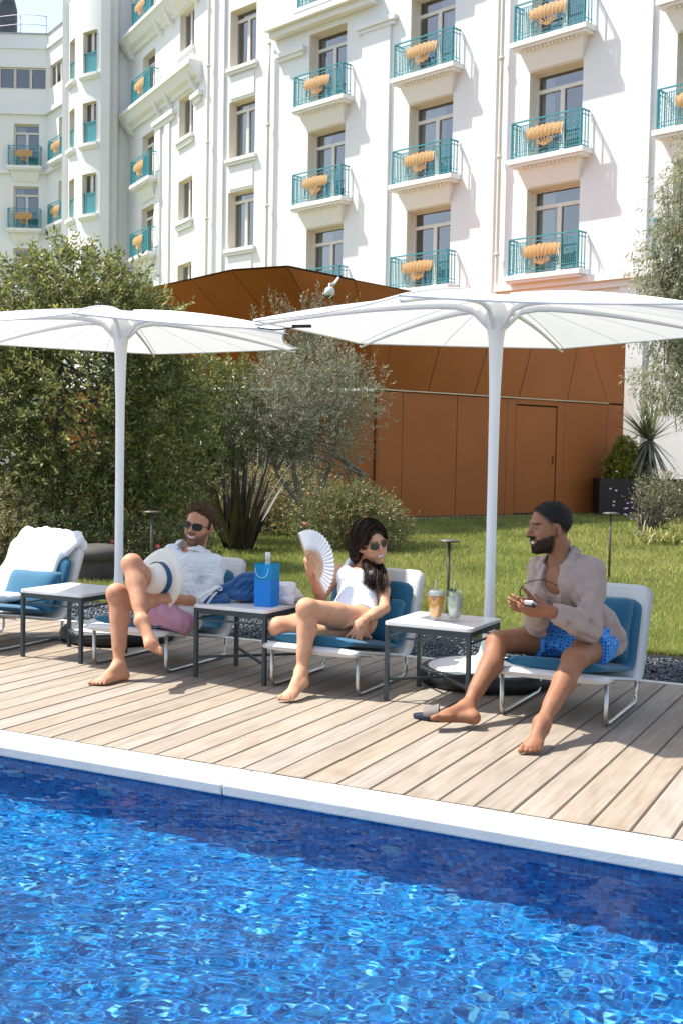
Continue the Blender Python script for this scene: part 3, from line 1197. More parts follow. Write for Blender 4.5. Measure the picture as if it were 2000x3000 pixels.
# roofs close the blocks so that no light leaks in from behind
rf = MB()
rf.add([PM(-7.1, 20), PM(16, 20), PM(16, 20, -12), PM(-7.1, 20, -12)], [(0, 1, 2, 3)])
rf.add([PE(-8.55, 23), PE(0, 23), PE(0, 23, -12), PE(-8.55, 23, -12)], [(0, 1, 2, 3)])
rf.add([PM(16, -.5), PM(16, -.5, -12), PM(16, 20, -12), PM(16, 20)], [(0, 1, 2, 3)])
rf.add([PM(-7.1, 20), PM(-7.1, 23), PE(0, 23, -12), PE(0, 20, -12)], [(0, 1, 2, 3)])
rf.build('roof', plaster, hotel, recalc=False)

# ------------------------------------------------------------------ copper pavilion
copper = mat('copper_panel', (.37, .115, .030), .5, .08, .8, .03, 200, metal=.15, spec=.25)
dark_joint = mat('panel_joint', (.03, .014, .008), .9, .1)
PD, PN, PA = V(.43579, .90005, 0), V(.90005, -.43579, 0), V(-9.2008, 20.9528, 0)
pav = empty('pavilion', PA, 'copper clad garden pavilion with folded overhanging roof and flush door', 'pavilion')


def panel(name, pts, m=copper, gap=.012, thick=.03, parent=None, off=0):
    pts = [V(*p) for p in pts]
    c = sum(pts, V(0, 0, 0)) / len(pts)
    nrm = (pts[1] - pts[0]).cross(pts[-1] - pts[0]).normalized()
    if nrm.dot(V(0, 0, 1.31) - c) < 0:
        nrm = -nrm
    q = []
    for p in pts:
        d = c - p
        q.append(p + d.normalized() * gap * 1.3 + nrm * off)
    return MB().prism(q, -nrm * thick).build(name, m, parent or pav)


def wall_pt(s, z, off=0):
    return PA + PD * s + V(0, 0, z) + PN * off


ZT = 2.55
for (s0, s1) in ((-.73, -.12), (-.12, 1.32), (1.32, 2.75), (4.52, 5.95), (5.95, 6.5)):
    panel('wall_panel', [wall_pt(s0, .06), wall_pt(s1, .06), wall_pt(s1, ZT - .02), wall_pt(s0, ZT - .02)])
# panel round the door, and the door leaf with its own joint and handle slot
panel('wall_panel', [wall_pt(2.75, .06), wall_pt(3.01, .06), wall_pt(3.01, ZT - .02), wall_pt(2.75, ZT - .02)], gap=.008)
panel('wall_panel', [wall_pt(4.30, .06), wall_pt(4.52, .06), wall_pt(4.52, ZT - .02), wall_pt(4.30, ZT - .02)], gap=.008)
panel('wall_panel', [wall_pt(3.01, 2.42), wall_pt(4.30, 2.42), wall_pt(4.30, ZT - .02), wall_pt(3.01, ZT - .02)], gap=.004)
door = panel('door', [wall_pt(3.03, .09), wall_pt(4.28, .09), wall_pt(4.28, 2.39), wall_pt(3.03, 2.39)], gap=.006, off=-.015)
MB().bar(wall_pt(4.2, 1.15, -.008), wall_pt(4.2, 1.32, -.008), .03, .014).build('door_handle', dark_joint, door)
bk = MB()   # dark backing behind the joints
bk.add([wall_pt(-.8, 0, -.04), wall_pt(6.5, 0, -.04), wall_pt(6.5, ZT, -.04), wall_pt(-.8, ZT, -.04)], [(0, 1, 2, 3)])
bk.build('joint_backing', dark_joint, pav, recalc=False)
panel('wall_panel', [wall_pt(6.5, .0), wall_pt(6.5, 0, -4), wall_pt(6.5, 4.3, -4), wall_pt(6.5, 4.3)])
# base grille
gr = MB()
for k in range(66):
    gr.box((0, 0, 0), (.06, .02, .06), Matrix.Translation(wall_pt(-.7 + k * .108, .0, .004)) @ Matrix.Rotation(math.atan2(PD.y, PD.x), 4, 'Z'))
gr.bar(wall_pt(-.73, .03, -.02), wall_pt(6.5, .03, -.02), .05, .02)
tag(gr.build('base_grille', mat('pale_grille', (.5, .5, .48), .6), pav), kind='stuff')
# gutter line over the wall
MB().bar(wall_pt(-.73, ZT - .005, .02), wall_pt(5.95, ZT - .005, .02), .05, .025).build('gutter_strip', mat('bronze_strip', (.42, .33, .22), .35, metal=.7), pav)

def soffit_panel(p, gap=.006, n=6):
    rows = []
    for i in range(n + 1):
        t = gap + (1 - 2 * gap) * i / n
        rows.append([(p[0].lerp(p[1], w)).lerp(p[3].lerp(p[2], w), t) for w in [gap + (1 - 2 * gap) * j / n for j in range(n + 1)]])
    return MB().grid(rows).build('soffit_panel', copper, pav, recalc=False)


LOW = [(-14.277, 19.097), (-12.188, 19.707), (-11.313, 19.926), (-10.504, 20.111), (-10.0, 20.19), (-9.517, 20.300), (-9.489, 20.358), (-8.974, 21.421), (-8.425, 22.555), (-7.856, 23.730), (-7.199, 25.087)]
UPP = [(-13.814, 18.168), (-12.579, 17.643), (-11.812, 17.288), (-10.611, 16.683), (-9.514, 16.674), (-9.139, 18.392), (-8.813, 19.686), (-8.401, 21.165), (-7.956, 22.632), (-7.518, 23.987), (-7.007, 25.484)]
ZU = 4.34
low3 = [V(x, y, ZT) for x, y in LOW]
up3 = [V(x, y, ZU) for x, y in UPP]
# lower index of each seam, upper index of each seam
seams = [(0, 0), (1, 1), (2, 2), (3, 3), (4, 4), (5, 5), (6, 6), (7, 7), (8, 8), (9, 9), (10, 10)]
B3, BE = V(-6.604, 26.316, ZT), V(-6.379, 26.781, ZT)
for (a, b), (c, d) in zip(seams[:-1], seams[1:]):
    p = [low3[a], low3[c], up3[d], up3[b]]
    # each face is split in two triangles' worth of plane when skewed: keep it as one slightly folded quad
    soffit_panel(p)
    nb = (p[1] - p[0]).cross(p[3] - p[0]).normalized()
    nb = nb if nb.dot(V(0, 0, 1.31) - p[0]) > 0 else -nb
    cen = (p[0] + p[1] + p[2] + p[3]) / 4
    q = [x - nb * .03 + (cen - x) * .004 for x in p]
    MB().grid([[q[0].lerp(q[1], w).lerp(q[3].lerp(q[2], w), t) for w in (0, .25, .5, .75, 1)] for t in (0, .25, .5, .75, 1)]).build('joint_backing', dark_joint, pav, recalc=False)
panel('soffit_panel', [low3[10], B3, up3[10]], thick=.02)
panel('wall_panel', [B3, BE, V(-6.365, 26.81, 4.30), up3[10]])
roof = MB()
roof.add(up3 + [V(-6.365, 26.81, 4.32), V(-11, 31, 4.32), V(-17, 26, 4.32)], [tuple(range(len(up3) + 3))])
roof.build('roof', copper, pav, recalc=False)
# west wall under the overhang: copper panels and a dark glazed opening
gz = mat('dark_glazing', (.012, .012, .013), .12, .3)
wl = [V(-9.517, 20.3, 0), V(-10.119, 20.194, 0), V(-10.75, 20.06, 0), V(-11.9, 19.79, 0), V(-13.05, 19.46, 0), V(-14.277, 19.097, 0), V(-16.2, 18.5, 0)]
for i, (p, q) in enumerate(zip(wl[:-1], wl[1:])):
    panel('glazing' if i in (2, 3) else 'wall_panel', [p + V(0, 0, .03), q + V(0, 0, .03), q + V(0, 0, ZT - .02), p + V(0, 0, ZT - .02)], gz if i in (2, 3) else copper)
# security camera on the roof edge
cam_o = empty('security_camera', (-9.069, 17.329, 3.9), 'small white dome security camera above the copper roof edge', 'camera')
c0 = V(-9.069, 17.329, 4.0)
MB().lathe([(0, .075), (.05, .07), (.078, .04), (.085, 0), (.085, -.06), (.07, -.07)], tuple(c0), 20).build('housing', mat('camera_white', (.75, .75, .75), .35), cam_o)
MB().lathe([(.066, -.068), (.06, -.10), (.035, -.125), (0, -.133)], tuple(c0), 20).build('dome', mat('camera_dome', (.02, .025, .03), .08), cam_o)
MB().tube([c0 + V(0, .0, .05), c0 + V(0, .0, .12), c0 + V(-.05, .25, .16), c0 + V(-.1, .5, .3)], .022, 8).build('bracket', mat('camera_white', (.75, .75, .75), .35), cam_o)

# ------------------------------------------------------------------ planting


def unit(v):
    return v / np.maximum(np.linalg.norm(v, axis=-1, keepdims=True), 1e-9)


def sprigs(orig, dirs, length, m, leaf_l, leaf_w, col_fn, rs, droop=0., spread=.9, jit=.25):
    """leaves set round short twigs -> (verts, quads, colours)"""
    n = len(orig)
    dirs = unit(dirs)
    ref = np.where(np.abs(dirs[:, 2:3]) < .9, np.array([[0, 0, 1.]]), np.array([[1., 0, 0]]))
    a = unit(np.cross(dirs, ref))
    b = np.cross(dirs, a)
    t = (np.arange(m) + .5) / m
    ph = rs.random((n, 1)) * 6.283 + np.arange(m)[None] * 2.4
    rad = a[:, None] * np.cos(ph)[..., None] + b[:, None] * np.sin(ph)[..., None]
    p = orig[:, None] + dirs[:, None] * (t[None, :, None] * np.asarray(length).reshape(-1, 1, 1))
    ax = dirs[:, None] * (.35 + .75 * t[None, :, None]) + rad * spread + rs.normal(0, jit, (n, m, 3))
    ax[..., 2] -= droop
    ax = unit(ax)
    side = unit(np.cross(ax, unit(rad + dirs[:, None] * .6 + rs.normal(0, .4, (n, m, 3)))))
    nr = np.cross(side, ax)
    s = (.65 + .6 * rs.random((n, m, 1)))
    L, W = leaf_l * s, leaf_w * s
    v = np.stack([p, p + ax * L * .5 + side * W * .5 + nr * W * .12, p + ax * L, p + ax * L * .5 - side * W * .5 + nr * W * .12], 2)
    c = col_fn(p.reshape(-1, 3), np.repeat(t[None], n, 0).ravel(), rs)
    N = n * m
    return v.reshape(-1, 3), np.arange(4 * N).reshape(N, 4), np.repeat(c, 4, 0)


def blob_points(ells, n, rs, shell=.55):
    """points in a union of ellipsoids, biased to the outside; returns (p, outward dir)"""
    vol = np.array([e[1][0] * e[1][1] * e[1][2] for e in ells]) ** .8
    k = rs.choice(len(ells), n, p=vol / vol.sum())
    d = unit(rs.normal(0, 1, (n, 3)))
    r = (shell + (1 - shell) * rs.random((n, 1)) ** .7) * (1 + rs.normal(0, .07, (n, 1)))
    C = np.array([e[0] for e in ells])[k]
    Rr = np.array([e[1] for e in ells])[k]
    lump = 1 + .10 * np.sin(d[:, :1] * 7 + C[:, :1] * 3) * np.cos(d[:, 2:] * 6 + d[:, 1:2] * 5)
    return C + d * Rr * r * lump, d / Rr


def plant(name, label, cat, ells, n, m, leaf, cols, loc, seed, group=None, trunk=None, updir=.5, length=.16, droop=0., spread=.9, shell=.55, zmin=.02, trans=.3, rough=.45, extra=None, tip=None, bark=(.12, .10, .08)):
    rs = np.random.default_rng(seed)
    root = empty(name, loc, label, cat, group)
    p, d = blob_points(ells, n, rs, shell)
    d = unit(d) + rs.normal(0, .35, (n, 3))
    d[:, 2] += updir
    ok = p[:, 2] > zmin
    p, d = p[ok], d[ok]
    if extra is not None:
        pe, de = extra(rs)
        p, d = np.concatenate([p, pe]), np.concatenate([d, de])
    c0, c1 = np.array(cols[0]), np.array(cols[1])

    def col_fn(q, t, rs):
        w = np.clip(rs.normal(.35, .3, len(q)) + .25 * t, 0, 1)[:, None]
        c = c0 * (1 - w) + c1 * w
        if tip is not None:
            k = rs.random(len(q)) < tip[1]
            c[k] = np.array(tip[0]) * rs.uniform(.7, 1.2, (k.sum(), 1))
        return c
    v, f, c = sprigs(p, d, rs.uniform(.6, 1.3, len(p)) * length, m, leaf[0], leaf[1], col_fn, rs, droop, spread)
    ok = v.reshape(-1, 4, 3)[:, :, 2].min(1) > .003
    v = v.reshape(-1, 4, 3)[ok].reshape(-1, 3)
    c = c.reshape(-1, 4, 3)[ok].reshape(-1, 3)
    f = np.arange(len(v)).reshape(-1, 4)
    link('crown', np_mesh('crown', v, f, cols=c), mat('leaf_%s' % name, c0.tolist(), rough, .12, 2, vcol=True, trans=trans, spec=.5), root)
    tm = MB()
    base = V(*loc)
    if trunk:
        for (pts, r0, r1) in trunk:
            tm.tube(pts, r0, 7, True, True, lambda t, r0=r0, r1=r1: r0 + (r1 - r0) * t)
    # twigs run from the stems out into the crown
    rs2 = random.Random(seed)
    for k in range(46):
        i = rs2.randrange(len(p))
        q = V(*p[i])
        s = base + V(rs2.uniform(-.1, .1), rs2.uniform(-.1, .1), .02)
        if trunk:
            tp = trunk[rs2.randrange(len(trunk))][0]
            s = V(*tp[-1]).lerp(V(*tp[len(tp) // 2]), rs2.random())
        mid = s.lerp(q, .5) + V(rs2.uniform(-.1, .1), rs2.uniform(-.1, .1), rs2.uniform(0, .12))
        tm.tube([s, mid, q], .01, 4, False, True, lambda t: .014 * (1 - t) + .004)
    tm.build('trunk', mat('bark_%s' % name, bark, .9, .3, 18, .4, 60), root, recalc=False)
    return root


def E_(c, r):
    return (np.array(c), np.array(r))


def at(o, right=0, z=0, back=0):
    """a point right / above / behind o as seen from the pool"""
    return (V(*o) + _rr * right + _ff * back + V(0, 0, z))


# big evergreen shrub at the left
S0 = V(-8.62, 10.46, 0)
big = [E_(at(S0, -.05, 1.7), (1.15, 1.05, 1.6)), E_(at(S0, -.55, 2.85), (.58, .55, .62)), E_(at(S0, -.08, 3.0), (.5, .5, .62)), E_(at(S0, .42, 2.8), (.5, .5, .62)), E_(at(S0, .78, 2.45), (.45, .5, .6)), E_(at(S0, .85, 1.35, .1), (.68, .65, 1.15)),
       E_(at(S0, -1.0, 1.5), (.8, .8, 1.2)), E_(at(S0, -1.0, 2.35), (.5, .5, .6)), E_(at(S0, .05, .55), (1.3, .9, .55))]
plant('evergreen_shrub', 'big dark glossy evergreen shrub behind the man in the white shirt', 'shrub', big, 7600, 9, (.075, .026), ((.07, .092, .027), (.27, .28, .08)), S0, 11, shell=.42,
      trunk=[([S0, at(S0, -.1, .7), at(S0, -.25, 1.6), at(S0, -.3, 2.7)], .06, .015), ([S0 + V(.1, 0, 0), at(S0, .3, .9), at(S0, .5, 1.8)], .05, .015)], length=.19, tip=((.42, .38, .13), .16), trans=.45)
S1 = V(-9.35, 13.9, 0)
plant('bay_shrub', 'lighter green leafy shrub between the evergreen and the olive tree', 'shrub',
      [E_(at(S1, .3, 1.75), (.55, .5, .85)), E_(at(S1, -.4, 1.5, .2), (.7, .6, 1.1))], 1500, 9, (.085, .03), ((.07, .10, .028), (.25, .27, .075)), S1, 12, length=.2, tip=((.30, .22, .07), .07))

# olive tree in the middle, with long sprigs over the umbrella
O0 = V(-8.05, 14.6, 0)
olv = [E_(at(O0, -.25, 2.02), (.95, .85, .62)), E_(at(O0, .25, 1.85), (.85, .8, .75)), E_(at(O0, -.55, 1.62), (.72, .7, .5)), E_(at(O0, .62, 2.2), (.55, .55, .52)), E_(at(O0, .05, 2.5), (.7, .6, .5)), E_(at(O0, .35, 1.35), (.6, .6, .4))]


def olive_extra(rs):
    P, D = [], []
    for (r, z, n) in ((-.05, 2.55, 10), (.1, 2.6, 14), (-.6, 2.5, 6), (.35, 2.6, 7), (-.3, 2.6, 6)):
        for k in range(n):
            a = rs.normal(0, .28)
            L = rs.uniform(.5, .95)
            b = at(O0, r, z)
            for t in np.linspace(0, 1, 7):
                P.append(tuple(b + _rr * (math.sin(a) * L * t + .03) + V(0, 0, math.cos(a) * L * t)))
                D.append((math.sin(a) * _rr.x, math.sin(a) * _rr.y, math.cos(a)))
    return np.array(P), np.array(D)


plant('olive_tree', 'silvery grey green olive tree with bare twigs in front of the copper pavilion', 'tree', olv, 3600, 10, (.062, .011), ((.17, .185, .115), (.40, .40, .27)), O0, 13,
      trunk=[([O0, at(O0, .05, .5), at(O0, -.1, 1.0), at(O0, -.2, 1.8)], .065, .02), ([at(O0, .03, .35), at(O0, .3, .8), at(O0, .5, 1.4), at(O0, .55, 2.0)], .05, .015), ([at(O0, .03, .5), at(O0, -.35, 1.0), at(O0, -.55, 1.6)], .035, .012), ([at(O0, .1, .45), at(O0, .7, .75), at(O0, .95, 1.0)], .04, .014)],
      length=.2, extra=olive_extra, spread=.7, shell=.3, bark=(.22, .19, .16), tip=((.20, .15, .09), .12))

# dark flax
P0_ = V(-8.03, 12.9, 0)
flax = empty('flax_plant', P0_, 'dark bronze flax clump with tall sword leaves under the olive tree', 'plant')
rf = random.Random(5)
fm = mat('flax_leaf', (.022, .016, .012), .55, .3, 5, c2=(.06, .045, .03))
for k in range(60):
    a = rf.uniform(-1, 1)
    yaw = rf.uniform(0, 6.28)
    L = rf.uniform(.75, 1.5)
    lean = abs(rf.gauss(.18, .28))
    w = rf.uniform(.028, .05)
    d = V(math.cos(yaw), math.sin(yaw), 0)
    s = V(-d.y, d.x, 0)
    rows = []
    for i in range(7):
        t = i / 6
        p = P0_ + d * (.10 + L * (lean * t + .28 * lean * t * t)) + V(0, 0, L * (t - .22 * lean * t * t)) + s * a * .1
        ww = w * (1 - t ** 2.2) + .002
        rows.append([p - s * ww, p + d * ww * .35 - V(0, 0, .0), p + s * ww])
    MB().grid(rows).build('leaf', fm, flax, recalc=False)


def flowers(root, pts, col, r=.028, name='flower'):
    m = mat('petal_%s' % name, col, .6, .2, 20, trans=.2)
    mb = MB()
    rs = random.Random(9)
    for p in pts:
        p = V(*p)
        for k in range(5):
            a = k * 1.257 + rs.random()
            t = V(math.cos(a), math.sin(a) * .6, .5 + math.sin(a) * .5)
            s = t.cross(V(0, -1, .3)).normalized()
            mb.add([p, p + t * r * .6 + s * r * .45, p + t * r * 1.15, p + t * r * .6 - s * r * .45], [(0, 1, 2, 3)])
    return tag(mb.build('flowers', m, root, recalc=False), kind='stuff')


def bush(name, label, base, ells, n, cols, seed, fl=None, leaf=(.04, .016), tip=None):
    r = plant(name, label, 'bush', ells, n, 8, leaf, cols, base, seed, length=.13, tip=tip, shell=.5)
    if fl:
        rs = np.random.default_rng(seed + 50)
        p, d = blob_points(ells, fl[0], rs, .95)
        p = p[p[:, 2] > .1]
        flowers(r, p, fl[1], fl[2], name)
    return r


B0 = V(-6.75, 13.9, 0)
bush('flowering_bush', 'rounded green bush with coral flowers behind the seated woman', B0, [E_(at(B0, 0, .36), (.58, .5, .42)), E_(at(B0, .25, .28), (.42, .4, .36)), E_(at(B0, -.4, .42), (.5, .45, .42)), E_(at(B0, -.1, .62), (.35, .35, .28))], 2600, ((.075, .10, .03), (.27, .27, .10)), 21, (26, (.75, .20, .16), .03), tip=((.42, .26, .15), .10))
B1 = V(-9.35, 15.6, 0)
bush('abelia_bush', 'pale yellow green bush with pinkish tips behind the dark flax', B1, [E_(at(B1, -.35, .68), (.8, .5, .55)), E_(at(B1, .55, .62), (.75, .5, .52)), E_(at(B1, 0, .3), (1.3, .5, .35))], 2600, ((.13, .15, .045), (.45, .40, .17)), 22, (16, (.7, .22, .2), .03), tip=((.50, .32, .2), .16))
B2 = V(-8.62, 9.42, 0)
bush('variegated_bush', 'light yellow green bush at the edge of the photo beside the evergreen', B2, [E_(at(B2, -.25, .42), (.5, .45, .5)), E_(at(B2, .05, .3), (.38, .38, .34)), E_(at(B2, -.6, .3), (.4, .4, .35))], 1900, ((.13, .14, .045), (.44, .39, .17)), 23, None, tip=((.4, .24, .16), .12))
B3_ = V(-7.85, 9.72, 0)
bush('rose_bush', 'low dark bush dotted with red roses below the evergreen', B3_, [E_(at(B3_, -.4, .28), (.6, .35, .33)), E_(at(B3_, .35, .24), (.6, .35, .30)), E_(at(B3_, .9, .22), (.4, .35, .28))], 1900, ((.05, .07, .022), (.18, .20, .07)), 24, (15, (.55, .05, .08), .03), tip=((.2, .08, .05), .08))

# right-hand side: drooping olive, planter with a yucca, day lilies, verbena
R0 = V(-3.62, 17.75, 0)
rt = [E_(at(R0, .22, 5.0), (.42, .6, .75)), E_(at(R0, -.02, 4.2), (.42, .6, .55)), E_(at(R0, -.05, 3.45), (.46, .6, .5)), E_(at(R0, .35, 4.2), (.5, .7, 1.2)), E_(at(R0, .0, 2.5), (.42, .6, .42)), E_(at(R0, .4, 2.6), (.5, .7, .6)), E_(at(R0, .35, 5.7), (.28, .4, .45))]
plant('weeping_olive_tree', 'tall pale green olive tree with drooping leaves at the right edge of the photo', 'tree', rt, 2300, 10, (.085, .017), ((.15, .17, .09), (.45, .44, .28)), R0 + _rr * .6, 31,
      trunk=[([at(R0, .6, 0), at(R0, .55, 1.5), at(R0, .4, 3.0), at(R0, .2, 5.0)], .09, .03), ([at(R0, .5, 2.0), at(R0, .1, 3.2), at(R0, -.2, 4.4)], .05, .015)], length=.24, droop=.75, updir=-.3, shell=.35, trans=.4)

PLC = V(-6.0, 25.6, 0)
planter = empty('planter_box', PLC, 'dark brown steel planter box right of the copper pavilion', 'planter')
_pb = lambda r, z, b: at(PLC, r, z, b)
pm = mat('dark_corten', (.022, .013, .010), .6, .2, 3)
mb = MB()
for (r0, r1, b0, b1) in ((-.55, 2.2, 0, .03), (-.55, 2.2, .8, .83), (-.55, -.52, .03, .8), (2.17, 2.2, .03, .8)):
    vs = [_pb(r0, 0, b0), _pb(r1, 0, b0), _pb(r1, 0, b1), _pb(r0, 0, b1)]
    mb.prism(vs, (0, 0, .86))
mb.build('side_plate', pm, planter)
MB().prism([_pb(-.52, .7, .03), _pb(2.17, .7, .03), _pb(2.17, .7, .8), _pb(-.52, .7, .8)], (0, 0, .08)).build('soil', mat('soil', (.05, .035, .025), .95, .3, 20), planter)
Y0 = at(PLC, .62, .75, .4)
yuc = empty('yucca_plant', Y0, 'spiky cordyline with hanging dead leaves growing in the dark planter', 'plant')
rf = random.Random(6)
ym, ym2 = mat('yucca_leaf', (.10, .13, .06), .5, .2, 6, c2=(.30, .32, .17), trans=.2), mat('yucca_dry_leaf', (.10, .10, .07), .8, .3, 6, c2=(.25, .24, .17))
MB().tube([Y0, Y0 + V(0, 0, .5), Y0 + V(.02, 0, 1.0)], .07, 8).build('trunk', mat('yucca_bark', (.10, .08, .06), .9, .3, 20), yuc)
for k in range(150):
    up = k < 80
    yaw = rf.uniform(0, 6.28)
    d = V(math.cos(yaw), math.sin(yaw), 0)
    s = V(-d.y, d.x, 0)
    L = rf.uniform(.75, 1.25)
    el = rf.uniform(.25, 1.5) if up else rf.uniform(-1.45, -.5)
    w = .024
    rows = []
    for i in range(5):
        t = i / 4
        p = Y0 + V(0, 0, .98) + d * (L * math.cos(el) * t + .03) + V(0, 0, L * math.sin(el) * t - (.12 if up else .1) * t * t)
        ww = w * (1 - t ** 3) + .002
        rows.append([p - s * ww, p + s * ww])
    MB().grid(rows).build('leaf', ym if up else ym2, yuc, recalc=False)
Y1 = at(PLC, .0, .75, .4)
bush('yellow_shrub', 'small yellow green shrub in the planter against the pavilion corner', Y1, [E_(at(Y1, .0, .28), (.32, .3, .36)), E_(at(Y1, .1, .72), (.2, .2, .28))], 700, ((.10, .12, .02), (.42, .38, .05)), 33, leaf=(.09, .03))

D0 = V(-3.75, 17.4, 0)
lily = empty('lily_clump', D0, 'arching pale green day lily clump on the lawn at the right edge', 'plant')
lm = mat('lily_leaf', (.22, .25, .07), .55, .2, 4, c2=(.48, .44, .16), trans=.3)
rf = random.Random(8)
for k in range(120):
    yaw = rf.uniform(0, 6.28)
    d = V(math.cos(yaw), math.sin(yaw), 0)
    s = V(-d.y, d.x, 0)
    L = rf.uniform(.35, .62)
    o = D0 + _rr * rf.uniform(-.12, .75) + _ff * rf.uniform(-.2, .3)
    lean = rf.uniform(.15, 1.0)
    rows = []
    for i in range(6):
        t = i / 5
        p = o + d * (L * lean * t) + V(0, 0, max(.01, L * (1.15 * t - (.35 + .7 * lean) * t * t)))
        ww = .012 * (1 - t ** 3) + .001
        rows.append([p - s * ww, p + s * ww])
    MB().grid(rows).build('leaf', lm, lily, recalc=False)
W0 = at(D0, .3, 0, 1.3)
verb = plant('verbena_plant', 'wispy verbena with small purple flower heads above the day lilies', 'plant', [E_(at(W0, .35, .55), (.5, .4, .45)), E_(at(W0, .2, .8), (.3, .3, .3))], 700, 6, (.05, .014), ((.09, .11, .05), (.32, .28, .16)), W0, 35, length=.16, shell=.3)
rs = np.random.default_rng(4)
pts = [tuple(at(W0, -.12 + rs.normal(0, .22), .55 + rs.normal(0, .24))) for _ in range(26)]
flowers(verb, pts, (.30, .19, .36), .020, 'verbena')

# ------------------------------------------------------------------ parasols
fabric = mat('white_canvas', (.80, .80, .78), .85, .02, 4, .05, 300, trans=.30, spec=.2)
white_paint = mat('white_powder_coat', (.78, .78, .77), .35, .02, 3)
tyre = mat('black_rubber_ring', (.012, .012, .013), .6, .3, 30)


def parasol(x, y, zr, Rr, a0, label):
    root = empty('parasol', (x, y, 0), label, 'parasol', 'white parasols along the deck')
    zc = zr + .175
    c = V(x, y, 0)

    def prof(t):
        return zc - (zc - zr) * t ** 1.75
    # canopy: six panels, hem drawn in between the ribs
    P = []
    nr, na = 12, 10
    vs = []
    for k in range(6):
        A0, A1 = R(a0 + 60 * k), R(a0 + 60 * (k + 1))
        rows = []
        for i in range(nr + 1):
            t = i / nr
            row = []
            for j in range(na + 1):
                w = j / na
                p0 = V(math.cos(A0), math.sin(A0), 0) * Rr * t
                p1 = V(math.cos(A1), math.sin(A1), 0) * Rr * t
                q = p0.lerp(p1, w)
                m = 4 * w * (1 - w)
                q = q * (1 - .045 * m * t)
                z = prof(t) - .022 * m * math.sin(math.pi * min(1, t * 1.05)) - .008 * m * t
                row.append(c + q + V(0, 0, z + .028))
            rows.append(row)
        P.append(rows)
    mb = MB()
    for rows in P:
        mb.grid(rows)
    can = mb.build('canopy', fabric, root, recalc=False)
    hem = MB()
    for rows in P:
        hem.tube(rows[-1], .006, 5, False)
    hem.build('hem', white_paint, can)
    sm_ = MB()
    for rows in P:
        sm_.tube([r[0] + V(0, 0, .003) for r in rows[1:]], .0045, 4, False)
        for w_ in (.36, .68):
            sm_.tube([r[int(w_ * na)] + V(0, 0, .0012) for r in rows[3:]], .0022, 4, False)
    sm_.build('seam', white_paint, can, recalc=False)
    # pole with flared head and foot
    pole = MB(True)
    pole.lathe([(.36, .088), (.34, .095), (.20, .108), (.10, .128), (.055, .17), (.036, .26), (.029, .5), (.029, 1.2), (.031, 1.6), (.036, 1.78), (.039, zr - .16), (.043, zr - .05), (.053, zr + .02), (.074, zr + .08), (.045, zr + .155), (0, zr + .18)], (x, y, 0), 28)
    pole.build('pole', white_paint, root)
    ring = MB()
    ring.lathe([(.345, .092), (.385, .085), (.398, .05), (.385, .008), (.34, 0), (.0, 0)], (x, y, .001), 40)
    rg = ring.build('base_ring', tyre, root)
    for k in range(6):
        A = R(a0 + 60 * k)
        d = V(math.cos(A), math.sin(A), 0)
        pts, wd = [], []
        for i in range(15):
            t = i / 14
            r = .05 + (Rr - .075) * t
            drop = .002 + .014 * (1 - t) + .12 * math.exp(-((r - .05) / .065))
            pts.append(c + d * r + V(0, 0, prof(r / Rr) - drop))
        rb = MB()
        s = V(-d.y, d.x, 0)
        rows = []
        for i, p in enumerate(pts):
            t = i / 14
            w, h = .021 * (1 - .5 * t) + .004, .029 * (1 - .80 * t) + .002
            rows.append([p + s * w * .5, p + s * w * .5 - V(0, 0, h * .7), p - V(0, 0, h), p - s * w * .5 - V(0, 0, h * .7), p - s * w * .5, p + V(0, 0, .006), p + s * w * .5])
        rb.grid(rows)
        rb.add(rows[-1][:6], [tuple(range(6))])
        o = rb.build('rib', white_paint, root)
        tp = pts[-1]
        MB().tube([tp - d * .01, tp + d * .018 + V(0, 0, .004)], .006, 8).build('rib_tip', white_paint, o)
    # tension strap at one corner
    A = R(a0 + 180)
    d = V(math.cos(A), math.sin(A), 0)
    tp = c + d * (Rr - .02) + V(0, 0, zr - .01)
    q = c + d * (Rr * .80) + V(0, 0, prof(.80) - .055)
    st = MB().tube([tp, tp - d * .09 - V(0, 0, .012), q], .004, 5)
    st.tube([q + d * .06, q - d * .05 + V(0, 0, .004)], .010, 6)
    st.build('tension_strap', mat('black_strap', (.01, .01, .01), .6), root)
    return root


parasol(-2.243, 6.34, 2.017, 1.378, 30.5, 'white hexagonal parasol nearest the camera, over the drinks table')
parasol(-4.959, 6.42, 2.044, 1.345, 56.2, 'white hexagonal parasol over the man in the white shirt')

# ------------------------------------------------------------------ lounge chairs


def weave_material():
    m, nt, b, N = new_mat('white_weave')
    tc = node(nt, 'ShaderNodeTexCoord')
    w1 = node(nt, 'ShaderNodeTexWave', {'Vector': tc.outputs['Object'], 'Scale': 75, 'Distortion': .6}, wave_type='BANDS', bands_direction='X')
    w2 = node(nt, 'ShaderNodeTexWave', {'Vector': tc.outputs['Object'], 'Scale': 75, 'Distortion': .6}, wave_type='BANDS', bands_direction='Z')
    mm = node(nt, 'ShaderNodeMath', {0: w1.outputs[0], 1: w2.outputs[0]}, operation='MULTIPLY')
    r = ramp(nt, mm.outputs[0], [(0, (.60, .59, .56)), (.5, (.76, .75, .72))])
    nt.links.new(r.outputs[0], b.inputs['Base Color'])
    b.inputs['Roughness'].default_value = .6
    bp = node(nt, 'ShaderNodeBump', {'Height': mm.outputs[0], 'Strength': .35, 'Distance': .003})
    nt.links.new(bp.outputs[0], b.inputs['Normal'])
    return m


weave = weave_material()
steel = mat('brushed_steel', (.55, .53, .50), .3, .1, 20, metal=.9)
blue = mat('peacock_blue_canvas', (.004, .098, .185), .8, .10, 6, .12, 300, c2=(.006, .118, .215), sheen=.2)


